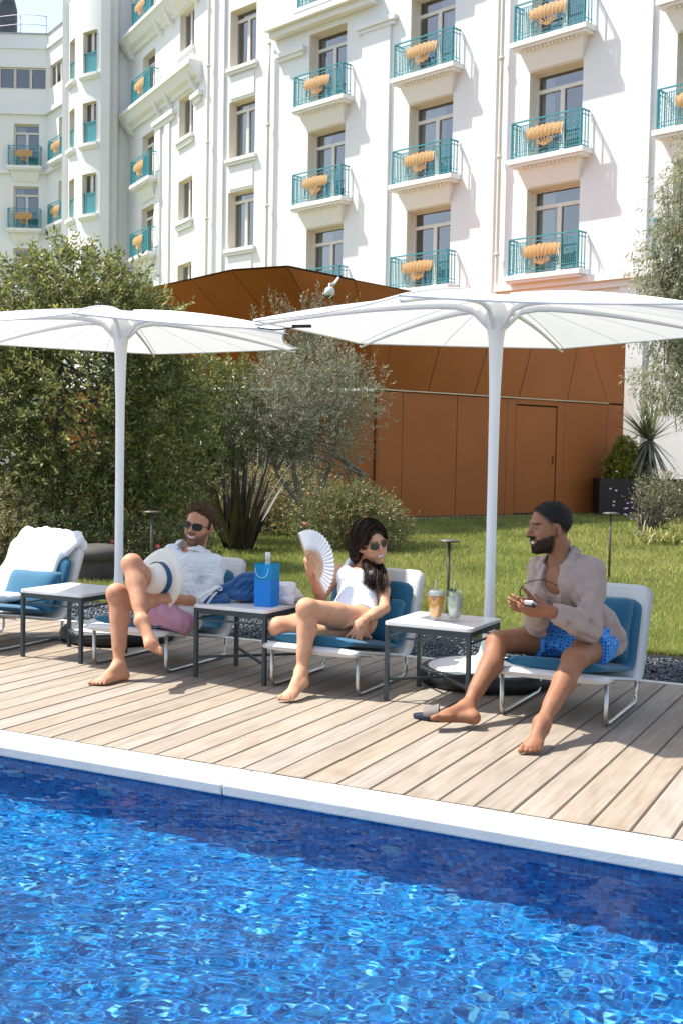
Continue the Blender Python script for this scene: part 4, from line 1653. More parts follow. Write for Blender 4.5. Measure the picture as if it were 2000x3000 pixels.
def smooth_path(pts, n=10, rad=.06):
    """polyline with rounded corners (plain 2d/3d tuples)"""
    pts = [V(*p) for p in pts]
    out = [pts[0]]
    for i in range(1, len(pts) - 1):
        a, b, c = pts[i - 1], pts[i], pts[i + 1]
        r = min(rad, (a - b).length * .45, (c - b).length * .45)
        p, q = b + (a - b).normalized() * r, b + (c - b).normalized() * r
        for k in range(n + 1):
            t = k / n
            out.append((p * (1 - t) + b * t) * (1 - t) + (b * (1 - t) + q * t) * t)
    out.append(pts[-1])
    return out


PROFILE = [(0, 0, .228), (0, .03, .248), (0, .70, .130), (0, .90, .615)]


def sheet(path, width, thick, corner0=.03, corner1=.07, nw=12, crown=0.0):
    """sheet of given width following a side profile (y,z), rounded at both ends, with thickness"""
    L = [0]
    for a, b in zip(path[:-1], path[1:]):
        L.append(L[-1] + (b - a).length)
    T = L[-1]

    def half(s):
        h = width / 2
        for c, dist in ((corner0, s), (corner1, T - s)):
            if dist < c:
                h = min(h, width / 2 - c + math.sqrt(max(c * c - (c - dist) ** 2, 0)))
        return h
    top, bot = [], []
    for i, p in enumerate(path):
        t = (path[min(i + 1, len(path) - 1)] - path[max(i - 1, 0)]).normalized()
        n = V(0, -t.z, t.y)
        h = half(min(max(L[i], .0015), T - .0015))
        rt, rb = [], []
        for j in range(nw + 1):
            u = -1 + 2 * j / nw
            e = 1 - abs(u) ** 6
            off = crown * (1 - u * u)
            rt.append(p + V(u * h, 0, 0) + n * (thick * .5 * e + off))
            rb.append(p + V(u * h, 0, 0) - n * (thick * .5 * e) + n * off * .3)
        top.append(rt)
        bot.append(rb)
    mb = MB()
    mb.grid(top)
    mb.grid(bot, flip=True)
    for i in (0, -1):
        mb.grid([top[i], bot[i]], False)
    return mb


def dense(path, step=.02):
    out = [path[0]]
    for a, b in zip(path[:-1], path[1:]):
        k = max(1, int((b - a).length / step))
        for i in range(1, k + 1):
            out.append(a.lerp(b, i / k))
    return out


def build_chair():
    root = empty('lounge_chair', (0, 0, 0))
    path = dense(smooth_path(PROFILE, 8, .09))
    sheet(path, .605, .028, .02, .06).build('shell', weave, root)
    # raised rim of the shell
    for s in (-1, 1):
        fr = MB()
        fr.tube(smooth_path([(s * .265, .06, .222), (s * .265, .06, .0125), (s * .265, .70, .0125), (s * .265, .70, .125)], 6, .05), .0115, 8)
        fr.build('sled_leg', steel, root)
    MB().tube([(-.265, .25, .196), (.265, .25, .196)], .010, 8).build('cross_rod', steel, root)
    # seat and back pad, one L-shaped cushion with rounded ends
    pad = dense(smooth_path([(0, .035, .284), (0, .055, .288), (0, .665, .187), (0, .81, .545)], 8, .07))
    sheet(pad, .53, .046, .03, .055, 14, .006).build('seat_cushion', blue, root)
    return root


def place(root, loc, label, rz=0):
    root.location = loc
    root.rotation_euler = (0, 0, rz)
    root['label'] = label
    return root


ch0 = tag(build_chair(), 'lounge chair', 'lounge chair', 'white lounge chairs in a row')
CHX = (-1.625, -2.965, -4.21, -5.53)
CHL = ('white woven lounge chair under the man in the taupe shirt', 'white woven lounge chair under the woman in the white swimsuit',
       'white woven lounge chair under the man in the white shirt', 'white woven lounge chair draped with white towels at the left edge')
chairs = [ch0] + [copy_tree(ch0) for _ in range(3)]
for o, x, l in zip(chairs, CHX, CHL):
    place(o, (x, 5.50, 0), l)


def cushion(name, label, cat, c, size, rot, m, parent=None, h=.008, puff=3.2, corner=.5):
    """puffy square cushion: size (w, t, h), rot = Euler"""
    E = Matrix.Rotation(rot[2], 3, 'Z') @ Matrix.Rotation(rot[0], 3, 'X') @ Matrix.Rotation(rot[1], 3, 'Y')
    w, t, hh = size[0] / 2, size[1] / 2, size[2] / 2
    n = 16
    f, b = [], []
    for i in range(n + 1):
        rf, rb = [], []
        for j in range(n + 1):
            u, v = -1 + 2 * i / n, -1 + 2 * j / n
            th = t * ((1 - abs(u) ** puff) * (1 - abs(v) ** puff)) ** .5
            pin = 1 - .05 * (abs(u) ** 2) * (1 - abs(v) ** 2) * 0
            uu = u * (1 - .04 * (1 - abs(v)) ** 2 * abs(u) ** 3)
            vv = v * (1 - .04 * (1 - abs(u)) ** 2 * abs(v) ** 3)
            k = max(abs(u), abs(v))
            if abs(u) > .8 and abs(v) > .8:       # round the corners
                cu, cv = (abs(u) - .8) / .2, (abs(v) - .8) / .2
                r = math.hypot(cu, cv)
                if r > 1:
                    uu = math.copysign(.8 + .2 * cu / r, u)
                    vv = math.copysign(.8 + .2 * cv / r, v)
            rf.append(E @ V(uu * w, th, vv * hh) + V(*c))
            rb.append(E @ V(uu * w, -th, vv * hh) + V(*c))
        f.append(rf)
        b.append(rb)
    mb = MB()
    mb.grid(f)
    mb.grid(b, flip=True)
    o = mb.build(name, m, parent)
    if label:
        tag(o, label, cat, 'blue cushions on the lounge chairs')
    return o


cushion('cushion', 'square peacock blue cushion behind the man in the taupe shirt', 'cushion', (-1.62, 6.175, .395), (.46, .15, .36), (R(-22), 0, 0), blue)
cushion('cushion', 'square peacock blue cushion behind the lower back of the woman', 'cushion', (-2.93, 6.155, .33), (.44, .13, .28), (R(-24), 0, 0), blue)
cushion('cushion', 'square peacock blue cushion on the towel covered chair', 'cushion', (-5.44, 6.08, .335), (.42, .13, .30), (R(-30), 0, R(4)), blue)

# ------------------------------------------------------------------ side tables
slate = mat('slate_green_metal', (.028, .042, .048), .45, .1, 12)
marble = mat('white_marble', (.72, .715, .70), .22, .05, 5, c2=(.78, .775, .76))


def build_table():
    root = empty('side_table', (0, 0, 0))
    T, W, D = .425, .49, .47
    n = 6
    pts = []
    for cx, cy, a in ((1, 1, 0), (-1, 1, 90), (-1, -1, 180), (1, -1, 270)):
        for k in range(n + 1):
            q = R(a + 90 * k / n)
            pts.append(V(cx * (W / 2 - .025) + .025 * math.cos(q), cy * (D / 2 - .025) + .025 * math.sin(q), T - .02))
    MB().prism(pts, (0, 0, .02)).build('table_top', marble, root, .003)
    a, b = W / 2 - .016, D / 2 - .016
    for sx in (-1, 1):
        for sy in (-1, 1):
            MB().box((sx * a - .011, sy * b - .011, 0), (sx * a + .011, sy * b + .011, T - .021)).build('leg', slate, root, .0015)
    ap = MB()
    for sy in (-1, 1):
        ap.box((-a + .012, sy * b - .009, T - .05), (a - .012, sy * b + .009, T - .0215))
        ap.bar((-a + .012, sy * b, T - .085), (a - .012, sy * b, T - .085), .008, .010)
    for sx in (-1, 1):
        ap.box((sx * a - .009, -b + .012, T - .05), (sx * a + .009, b - .012, T - .0215))
        ap.bar((sx * a, -b + .012, T - .085), (sx * a, b - .012, T - .085), .008, .010)
    ap.build('apron', slate, root)
    st = MB().bar((-a, -b, .115), (a, b, .115), .014, .014).bar((-a, b, .115), (-.012, .012, .115), .014, .014).bar((.012, -.012, .115), (a, -b, .115), .014, .014)
    st.build('stretcher', slate, root)
    return root


tb0 = tag(build_table(), 'table', 'side table', 'marble topped side tables')
TBX = ((-2.305, 5.79), (-3.515, 5.79), (-4.79, 5.76))
TBL = ('white marble side table with two iced drinks on it', 'white marble side table with the blue ice bag and beach bag on it', 'empty white marble side table beside the towel covered chair')
for o, (x, y), l in zip([tb0, copy_tree(tb0), copy_tree(tb0)], TBX, TBL):
    place(o, (x, y, 0), l)
TT = .4255

# ------------------------------------------------------------------ garden lights, pouf
lamp_m = mat('bronze_lamp', (.10, .085, .07), .45, .15, 8, metal=.3)


def bollard(x, y, h, label):
    root = empty('garden_light', (x, y, 0), label, 'garden light', 'slim disc topped garden lights')
    MB().tube([(x, y, -.02), (x, y, h - .01)], .013, 8).build('post', lamp_m, root)
    d = MB().lathe([(0, h - .012), (.03, h - .012), (.085, h - .006), (.088, h + .004), (.06, h + .012), (0, h + .014)], (x, y, 0), 28)
    d.build('disc', lamp_m, root)
    MB().lathe([(.05, .012), (.05, .0)], (x, y, 0), 16).build('foot', lamp_m, root)


bollard(-3.40, 8.62, .625, 'slim garden light on the lawn behind the two drinks')
bollard(-3.02, 12.3, .72, 'slim garden light on the lawn behind the man in the taupe shirt')
bollard(-6.75, 9.25, .70, 'slim garden light in front of the evergreen shrub')

pf = empty('storage_pouf', (-7.32, 9.15, 0), 'dark brown round storage pouf on the lawn behind the towel covered chair', 'pouf')
brown = mat('brown_canvas', (.055, .047, .042), .8, .15, 8, .1, 200)
MB().lathe([(.0, .0), (.21, 0), (.225, .02), (.235, .20), (.23, .24)], (-7.32, 9.15, .002), 30).build('body', brown, pf)
MB().lathe([(.232, .215), (.272, .22), (.278, .27), (.27, .30), (.22, .345), (.12, .36), (0, .363)], (-7.32, 9.15, .002), 30).build('lid', brown, pf)

# ------------------------------------------------------------------ things on the tables
tb = V(-3.515, 5.79, TT)
# blue clear ice bag with a bottle
ib = tb + V(.145, -.06, 0)
bag = empty('ice_bag', ib, 'bright blue see-through wine cooler bag on the middle table', 'wine bag')


def tinted(name, c, tr=.45, rough=.15):
    m, nt, b, N = new_mat(name)
    t = node(nt, 'ShaderNodeBsdfTransparent', {0: (*[min(1, x * 1.0) for x in c], 1)})
    ms = node(nt, 'ShaderNodeMixShader', {0: tr})
    b.inputs['Base Color'].default_value = (*c, 1)
    b.inputs['Roughness'].default_value = rough
    nt.links.new(b.outputs[0], ms.inputs[1])
    nt.links.new(t.outputs[0], ms.inputs[2])
    nt.links.new(ms.outputs[0], N['Material Output'].inputs[0])
    return m


bl1, bl2 = tinted('blue_vinyl', (.012, .25, .74), .22, .25), tinted('clear_blue_vinyl', (.04, .48, .85), .6, .1)
w, d, hb = .054, .050, .185
vs = lambda z, k=1: [ib + V(-w * k, -d * k, z), ib + V(w * k, -d * k, z), ib + V(w * k, d * k, z), ib + V(-w * k, d * k, z)]
mb = MB()
rings = [vs(.002), vs(.10, 1.02), vs(.15, 1.0)]
for a, b in zip(rings[:-1], rings[1:]):
    for k in range(4):
        mb.add([a[k], a[(k + 1) % 4], b[(k + 1) % 4], b[k]], [(0, 1, 2, 3)])
mb.add(rings[0], [(3, 2, 1, 0)])
mb.build('bag_body', bl1, bag)
mb = MB()
rings = [vs(.1505, 1.0), vs(.20, .99), vs(.245, 1.03)]
for a, b in zip(rings[:-1], rings[1:]):
    for k in range(4):
        mb.add([a[k], a[(k + 1) % 4], b[(k + 1) % 4], b[k]], [(0, 1, 2, 3)])
mb.build('bag_collar', bl2, bag)
hd = MB()
for s in (-1, 1):
    hd.tube([ib + V(.042 * math.cos(a), s * (d + .006) - (.004 if s < 0 else -.004), .222 - .055 * abs(math.sin(a)) ** .8) for a in np.linspace(0, math.pi, 14)], .0018, 6)
hd.build('handle', mat('clear_cord', (.45, .65, .8), .2), bag)
bt = empty('wine_bottle', ib + V(.0, .005, .004), 'pale bottle neck sticking out of the blue wine cooler bag', 'bottle')
MB().lathe([(0, .006), (.034, .006), (.036, .02), (.036, .17), (.030, .20), (.014, .235), (.0125, .27)], tuple(ib + V(0, .005, 0)), 20).build('glass', mat('rose_glass', (.55, .5, .45), .12), bt)
MB().lathe([(.0128, .262), (.0145, .264), (.0145, .305), (.0125, .308), (0, .309)], tuple(ib + V(0, .005, 0)), 20).build('capsule', mat('capsule_foil', (.62, .62, .60), .35), bt)

# navy beach bag slumped over the table edge, with a white tassel
navy = mat('navy_terry', (.008, .065, .19), .92, .25, 40, .4, 300, sheen=.3, bdist=.004)
bb = tb + V(-.115, .02, 0)
Sb = SDF(A(*bb) - A(.24, .24, .02), A(*bb) + A(.26, .22, .24), .005)
b0 = A(*bb)
Sb.ell(b0 + A(.06, .03, .045), A(.11, .12, .045), None, .03)
Sb.ell(b0 + A(.065, .05, .105), A(.10, .10, .065), np.array([[.9, .2, .3], [-.2, 1, 0], [-.3, 0, .95]]), .05)
Sb.cone(b0 + A(.05, .03, .10), b0 + A(-.085, -.06, .055), .05, .028, .05)
Sb.cone(b0 + A(-.02, -.10, .02), b0 + A(-.10, -.17, .018), .030, .018, .03)
Sb.cone(b0 + A(.02, -.12, .016), b0 + A(-.07, -.175, .012), .018, .014, .02)
Sb.folds(.012, 75, 31, (1, .6, .3))
Sb.cut(b0 + A(0, 0, .0015), A(0, 0, -1))
bgo = empty('beach_bag', tuple(bb), 'slumped navy beach bag with a white tassel on the middle table', 'bag')
link('bag_cloth', Sb.mesh('bag_cloth'), navy, bgo)
wt = mat('white_cord', (.72, .72, .70), .8, .05, 20)
ts = MB()
h0, h1 = V(*(b0 + A(-.055, -.13, .085))), V(*(b0 + A(-.105, -.215, .022)))
rt = random.Random(2)
axis = (h1 - h0).normalized()
s1 = axis.cross(V(0, 0, 1)).normalized()
s2 = s1.cross(axis)
for k in range(34):
    a, r = rt.uniform(0, 6.28), math.sqrt(rt.random())
    o = (s1 * math.cos(a) + s2 * math.sin(a)) * r
    ts.tube([h0 + o * .008, h0.lerp(h1, .5) + o * .016, h1 + o * .030 + axis * rt.uniform(0, .012)], .0028, 5, True)
ts.tube([h0 - axis * .012, h0 + axis * .012], .011, 10)
ts.build('tassel', wt, bgo, recalc=False)
lp = MB()
lp.tube([h0 - axis * .01 + V(0, 0, 0) + V(.018 * t * 2 + .014 * math.sin(6 * t), .016 * math.sin(5 * t), .012 * math.cos(6 * t) - .006) for t in np.linspace(0, 1, 16)], .0042, 6)
for dx in (0, .010):
    lp.tube([h0 + V(.015 + dx, -.02, -.02), h0 + V(.0 + dx, -.05, -.05), h0 + V(-.012 + dx, -.075, -.085)], .0026, 5)
lp.build('drawstring', wt, bgo, recalc=False)

# folded white towel behind the ice bag
towel_m = mat('white_towel', (.74, .74, .76), .95, .04, 30, .6, 500, sheen=.4, bdist=.006)
t0 = A(*(tb + V(.120, .13, 0)))
St = SDF(t0 - A(.15, .13, .01), t0 + A(.16, .14, .17), .0055)
St.ell(t0 + A(0, 0, .035), A(.115, .10, .035), None, .02, p=3)
St.ell(t0 + A(-.02, .01, .080), A(.095, .085, .035), None, .02, p=3)
St.ell(t0 + A(.045, -.01, .082), A(.05, .075, .035), None, .02)
St.cone(t0 + A(.08, -.04, .05), t0 + A(.11, -.07, .02), .03, .02, .03)
St.folds(.010, 80, 7, (1, 0, 0))
St.cut(t0 + A(0, 0, .0015), A(0, 0, -1))
tw = link('folded_towel', St.mesh('folded_towel'), towel_m)
tag(tw, 'crumpled white towel lying behind the blue cooler bag', 'towel')


# two tumblers on the near table
def drink(x, y, liquid, foam, label, lab2):
    root = empty('drink_glass', (x, y, TT), label, 'drink')
    m, nt, b, N = new_mat('tumbler_glass')
    nt.nodes.remove(b)
    tr = node(nt, 'ShaderNodeBsdfTransparent', {0: (.93, .95, .95, 1)})
    gl = node(nt, 'ShaderNodeBsdfGlossy', {'Roughness': .03})
    ms = node(nt, 'ShaderNodeMixShader', {0: .10})
    nt.links.new(tr.outputs[0], ms.inputs[1])
    nt.links.new(gl.outputs[0], ms.inputs[2])
    nt.links.new(ms.outputs[0], N['Material Output'].inputs[0])
    z = TT + .001
    GS = Matrix.Diagonal((1.28, 1.28, 1.28, 1))
    MB().lathe([(.012, 0), (.022, .004), (.027, .02), (.033, .06), (.037, .10), (.0365, .122), (.0345, .128), (.0335, .128), (.0355, .10), (.0315, .06), (.0255, .022), (.018, .012), (0, .010)], (x, y, z), 28, M=GS).build('tumbler', m, root)
    MB().lathe([(0, .0135), (.017, .0135), (.0245, .024), (.0305, .06), (.0338, .098), (.0335, .102), (0, .103)], (x, y, z), 24, M=GS).build('liquid', mat(lab2 + '_liquid', liquid, .3, .10, 30, trans=.2), root)
    if foam:
        MB().lathe([(0, .1035), (.033, .1035), (.0338, .115), (.028, .121), (0, .123)], (x, y, z), 24, M=GS).build('foam', mat('cream_foam', (.75, .70, .62), .8), root)
    sm = mat('paper_straw', (.62, .56, .42), .7)
    MB().tube([(x - .008, y, z + .13), (x - .004, y + .004, z + .215)], .004, 7).build('straw', sm, root)
    if not foam:
        lf = MB()
        for k in range(5):
            a = k * 1.2
            p = V(x - .012, y, z + .145)
            t = V(math.cos(a) * .6, math.sin(a) * .5, .9).normalized()
            s = t.cross(V(0, 1, 0)).normalized() * .009
            lf.add([p, p + t * .018 + s, p + t * .038, p + t * .018 - s], [(0, 1, 2, 3)])
        lf.build('mint_sprig', mat('mint_leaf', (.06, .13, .03), .6), root, recalc=False)
        for dx, dz in ((.014, .105), (-.012, .08)):
            MB().box((x + dx - .011, y - .014, z + dz), (x + dx + .011, y + .008, z + dz + .02), None).build('ice_cube', mat('ice', (.55, .58, .55), .15), root)
    return root


drink(-2.335, 5.745, (1.0, .42, .04), True, 'tall orange iced drink with cream foam and a straw', 'orange')
drink(-2.235, 5.765, (.72, .73, .56), False, 'tall clear iced drink with mint and a straw', 'clear')

# ------------------------------------------------------------------ towels and robe heaped on the left chair
cx = CHX[3]
rb0 = A(cx, 5.50, 0)
St = SDF(rb0 + A(-.52, -.36, .0), rb0 + A(.44, 1.04, .82), .008)
side = [A(*p) for p in ((0, -.09, .20), (0, -.02, .315), (0, .28, .30), (0, .56, .30), (0, .70, .42), (0, .82, .60), (0, .90, .665), (0, .95, .62))]
for xo, wd, t0_, t1_ in ((-.30, .12, 0, 7), (-.20, .12, 0, 7), (-.10, .12, 0, 7), (-.01, .11, 1, 7), (.06, .09, 3, 7), (.13, .07, 5, 7)):
    for i in range(t0_, t1_):
        sl = .085 * i / 6
        a, b = rb0 + side[i] + A(xo + sl, 0, 0), rb0 + side[i + 1] + A(xo + sl + .014, 0, 0)
        St.cone(a, b, wd * .52, wd * .52, .05, flat=((0, -.2, 1) if i < 3 else (0, -1, .45), .5))
for xo, L in ((-.32, .17), (-.22, .15), (-.12, .16), (-.02, .14)):
    a = rb0 + A(xo, -.07, .26)
    St.cone(a, rb0 + A(xo * 1.04 - .02, -.15 - L * .25, .27 - L), .055, .035, .06)
St.cone(rb0 + A(-.12, .05, .30), rb0 + A(.20, -.10, .20), .07, .04, .06)
St.cone(rb0 + A(-.05, -.12, .20), rb0 + A(.26, -.10, .155), .07, .045, .07)
St.cone(rb0 + A(.10, .10, .30), rb0 + A(.27, .02, .20), .06, .04, .06)
St.folds(.015, 34, 17, (.3, .7, .6), .3)
tw = link('bath_towel', St.mesh('bath_towel', None, 1), towel_m)
tag(tw, 'big white bath towels draped over the lounge chair at the left edge', 'towel')

# ------------------------------------------------------------------ people


def dirv(r, u, t):
    """direction: to the right, up, and towards the pool as seen across it"""
    return unit_(np.array(_rr) * r + A(0, 0, 1) * u - np.array(_ff) * t)


def frame(f, u):
    f = unit_(f)
    l = unit_(np.cross(u, f))
    return f, l, np.cross(f, l)


def rotv(v, ax, ang):
    ax = unit_(ax)
    return v * math.cos(ang) + np.cross(ax, v) * math.sin(ang) + ax * (ax @ v) * (1 - math.cos(ang))


def add_hand(S, wrist, d, pn, th, curl=(.5, .5, .5, .5), spread=.25, sc=1.0, thumb=.7, tcurl=.3):
    """palm plus five fingers. d: towards the fingers, pn: the way the palm faces, th: towards the thumb"""
    d = unit_(d)
    pn = unit_(pn - d * (pn @ d))
    th = np.cross(d, pn) if (np.cross(d, pn) @ th) > 0 else -np.cross(d, pn)
    M = np.array([th, d, pn])
    S.ell(wrist + d * .048 * sc, A(.040, .052, .0165) * sc, M, .012, p=2.6)
    S.cone(wrist, wrist + d * .03 * sc, .024 * sc, .022 * sc, .02)
    for i, (off, L) in enumerate(((.030, .074), (.010, .084), (-.011, .078), (-.030, .060))):
        b = wrist + d * (.090 - .004 * abs(i - 1)) * sc + th * off * sc
        c = curl[i]
        dd = unit_(d + th * off * 9 * spread)
        ax = np.cross(dd, pn)
        p = b
        for seg, (fr, rr) in enumerate(((.46, .0092), (.30, .0083), (.24, .0074))):
            a = c * (.75, 1.9, 2.7)[seg]
            q = p + rotv(dd, ax, a) * L * fr * sc
            S.cone(p, q, rr * sc, (rr - .0008) * sc, .005 if seg else .008)
            p = q
    b = wrist + d * .022 * sc + th * .026 * sc + pn * .006 * sc
    td = unit_(d * (1 - .35 * thumb) + th * thumb + pn * .25)
    q = b + td * .045 * sc
    S.cone(b, q, .0125 * sc, .0105 * sc, .012)
    td2 = rotv(td, np.cross(td, pn), tcurl)
    td2 = unit_(td2 + d * .35)
    S.cone(q, q + td2 * .045 * sc, .0102 * sc, .0082 * sc, .005)


def add_foot(S, ank, heel, toe, up, lat_big, sc=1.0, curl=0.):
    """heel, instep, ball and five toes; lat_big points to the big-toe side"""
    ax = unit_(toe - heel)
    up = unit_(up - ax * (up @ ax))
    s = np.cross(ax, up)
    s = s if s @ lat_big > 0 else -s
    L = np.linalg.norm(toe - heel)
    hc = heel + up * .026 * sc + ax * .02
    S.cone(ank, hc, .033 * sc, .030 * sc, .02)
    ball = heel + ax * L * .70 + up * .022 * sc
    M = np.array([ax, s, up])
    S.cone(ank + ax * .015, ball + up * .006, .034 * sc, .024 * sc, .03)
    S.cone(hc, ball - s * .02, .028 * sc, .022 * sc, .02)
    S.ell(ball, A(.045, .046, .020) * sc, M, .015)
    for i, (o, rr, t0) in enumerate(((.034, .0135, 1.0), (.0135, .0098, .985), (-.004, .0092, .955), (-.0205, .0086, .92), (-.036, .0082, .87))):
        b = heel + ax * L * (.80 - .02 * i) + s * o * sc + up * .017 * sc
        e = heel + ax * L * (t0 - .035) + s * (o * 1.12) * sc + up * (.011 - curl) * sc
        mid = b * .45 + e * .55 + up * .006
        S.cone(b, mid, rr * sc, rr * sc, .006)
        S.cone(mid, e, rr * sc, rr * 1.02 * sc, .004)


class Head:
    def __init__(s, c, f, u, sc=1.0):
        s.c, s.sc = np.array(c), sc
        s.f, s.l, s.u = frame(f, u)

    def p(s, f, l, u):
        return s.c + (s.f * f + s.l * l + s.u * u) * s.sc

    def M(s):
        return np.array([s.f, s.l, s.u])

    def loc(s, v):
        d = (v - s.c) / s.sc
        return d @ s.f, d @ s.l, d @ s.u

    def add(s, S, female=False, nose=1.0):
        M, q = s.M(), s.sc
        e = lambda c, r, k=.012, **kw: S.ell(s.p(*c), A(*r) * q, M, k, **kw)
        e((-.012, 0, .038), (.098, .077, .088))
        e((.022, 0, -.022), (.070, .062 if female else .066, .088), .02)
        e((.036, 0, -.070), (.050, .044 if female else .052, .042), .02)
        e((.070, 0, -.099), (.021, .022 if female else .026, .017), .014)
        e((.083, 0, .030), (.014, .048, .013), .014)
        for d in (-1, 1):
            e((.063, d * .041, -.018), (.023, .021, .022), .014)
            e((.078, d * .031, .008), (.014, .017, .010), .006, sub=True)
            e((.071, d * .031, .008), (.014, .014, .012), .006)
            e((.062, d * .040, -.052), (.020, .016, .018), .014)
            e((-.006, d * .079, -.004), (.020, .009, .031), .004)
            S.cone(s.p(.0, d * .073, -.02), s.p(.012, d * .070, -.03), .010 * q, .008 * q, .006)
        S.cone(s.p(.090, 0, .020), s.p(.108 * (1 if nose == 1 else 1.02), 0, -.022), .0075 * q, .0115 * q * nose, .010)
        for d in (-1, 1):
            S.ell(s.p(.096, d * .011, -.027), A(.010, .0085, .007) * q, M, .006)
        # open smiling lips
        e((.081, 0, -.052), (.014, .027, .006), .007)
        e((.080, 0, -.069), (.013, .024, .0065), .007)

    def paint(s, v, col, base, lip, beard=None, brow=None, teeth=True, tw=1.0):
        f, l, u = s.loc(v)
        bw = np.zeros(len(v))
        near = (np.abs(l) < .10) & (np.abs(u) < .16) & (np.abs(f) < .14)

        def mixin(w, c):
            w = (w * near)[:, None]
            col[:] = col * (1 - w) + np.array(c) * w
        sm = -.061 + 10 * l * l         # smile curve
        front = smooth01((f - .045) / .03)
        if beard is not None:
            jaw = smooth01((-.028 - u + .55 * np.abs(l) * 0 - .30 * (f - .06)) / .02) * smooth01((f + .012) / .03)
            side = smooth01((.012 - np.abs(f - .004)) / .014) * smooth01((.03 - u) / .03) * (np.abs(l) > .05)
            mou = smooth01((.016 - np.abs(u + .041)) / .008) * smooth01((.040 - np.abs(l)) / .012) * front
            under = smooth01((u + .135) / .02)
            w = np.clip(np.maximum(np.maximum(jaw * under, side * .9), mou), 0, 1) * beard[1]
            mixin(w, beard[0])
            bw = w * near * (np.abs(u - sm) > .008) if True else w
        lipw = smooth01((.0135 - np.abs(u - sm)) / .004) * smooth01((.034 - np.abs(l)) / .006) * front
        mixin(lipw * .8, lip)
        if teeth:
            mixin(smooth01((.0076 - np.abs(u - sm - .0005)) / .0022) * smooth01((.0285 * tw - np.abs(l) - 1.2 * np.abs(u - sm)) / .004) * front, (.58, .55, .50))
        if brow is not None:
            mixin(smooth01((.0065 - np.abs(u - .031 + 2.0 * (np.abs(l) - .03) ** 2)) / .004) * smooth01((.027 - np.abs(np.abs(l) - .031)) / .008) * front * .9, brow)
        mixin(smooth01((.0035 - np.abs(u - .006)) / .002) * smooth01((.014 - np.abs(np.abs(l) - .031)) / .004) * front * (.75 if brow is not None else 0), (.02, .012, .01))
        # warmer nose, cheeks and ears
        mixin(.22 * smooth01(1 - ((f - .07) / .05) ** 2 - ((np.abs(l) - .04) / .03) ** 2 - ((u + .02) / .03) ** 2), (base[0] * 1.1, base[1] * .72, base[2] * .66))
        return bw


def person_grid(J, pad=.16, h=.0058):
    P = np.array([v for k, v in J.items()])
    return SDF(P.min(0) - pad, P.max(0) + pad, h)


def torso(S, J, female=False, grow=0, hips=True, sh=True):
    lat = unit_(J['shL'] - J['shR'])
    up = unit_(J['neck'] - J['pelvis'])
    fwd = unit_(np.cross(lat, up))
    hl = unit_(J['hipL'] - J['hipR'])
    hf = unit_(np.cross(hl, up))
    Mc, Mp = np.array([lat, fwd, np.cross(lat, fwd) * -1]), np.array([hl, hf, np.cross(hl, hf) * -1])
    g = grow
    if female:
        S.ell(J['pelvis'] + up * .01, A(.158 + g, .108 + g, .115 + g), Mp, .04)
        S.ell(J['waist'], A(.118 + g, .088 + g, .10 + g), Mc, .05)
        S.ell(J['chest'] + up * .0, A(.128 + g, .092 + g, .135 + g), Mc, .05)
        for s in (-1, 1):
            S.ell(J['chest'] + lat * s * .062 + fwd * .072 - up * .0, A(.058 + g, .050 + g, .054 + g), Mc, .03)
        r = .040
    else:
        S.ell(J['pelvis'] + up * .01, A(.160 + g, .115 + g, .115 + g), Mp, .04)
        S.ell(J['waist'], A(.145 + g, .105 + g, .12 + g), Mc, .05)
        S.ell(J['chest'] + up * .01, A(.165 + g, .112 + g, .155 + g), Mc, .05)
        for s in (-1, 1):
            S.ell(J['chest'] + lat * s * .07 + fwd * .06 + up * .05, A(.075 + g, .05 + g, .06 + g), Mc, .03)
        r = .050
    if sh:
        for k in ('shL', 'shR'):
            S.cone(J['neck'] + (J[k] - J['neck']) * .15 - up * .012, J[k] - up * .006, r * .90 + g * .7, r * .92 + g * .7, .035)
    return lat, up, fwd, Mc


def add_arm(S, J, s, sc=1.0, grow=0, upto=1.0, k=.02, muscle=1.0):
    a, b, c = J['sh' + s], J['el' + s], J['wr' + s]
    S.cone(a, a + (b - a) * .45, .049 * sc * muscle + grow * .8, .046 * sc * muscle + grow, .03)
    S.cone(a + (b - a) * .45, b, .047 * sc * muscle + grow, .037 * sc + grow, k)
    if upto > 0:
        m = b + (c - b) * .3
        S.cone(b, m, .038 * sc + grow, .040 * sc * (muscle * .5 + .5) + grow, k)
        S.cone(m, b + (c - b) * upto, .040 * sc * (muscle * .5 + .5) + grow, (.040 - .015 * upto) * sc + grow, k)


def add_leg(S, J, s, sc=1.0, back=None, thigh=.086):
    a, b, c = J['hip' + s], J['knee' + s], J['ank' + s]
    m = a + (b - a) * .5
    S.cone(a, m, thigh * sc, thigh * .86 * sc, .03)
    S.cone(m, b, thigh * .86 * sc, .057 * sc, .02)
    S.ell(b, A(.055, .055, .055) * sc, None, .02)
    # calf bulges away from the shin
    tb = unit_(a - b)
    ax = unit_(c - b)
    bk = unit_(tb - ax * (tb @ ax))
    q = b + (c - b) * .33 + bk * .020
    S.cone(b + bk * .004, q, .050 * sc, .052 * sc, .025)
    S.cone(q, b + (c - b) * .72 + bk * .006, .051 * sc, .036 * sc, .03)
    S.cone(b, c, .042 * sc, .032 * sc, .025)
    S.ell(c, A(.037, .037, .035) * sc, None, .012)


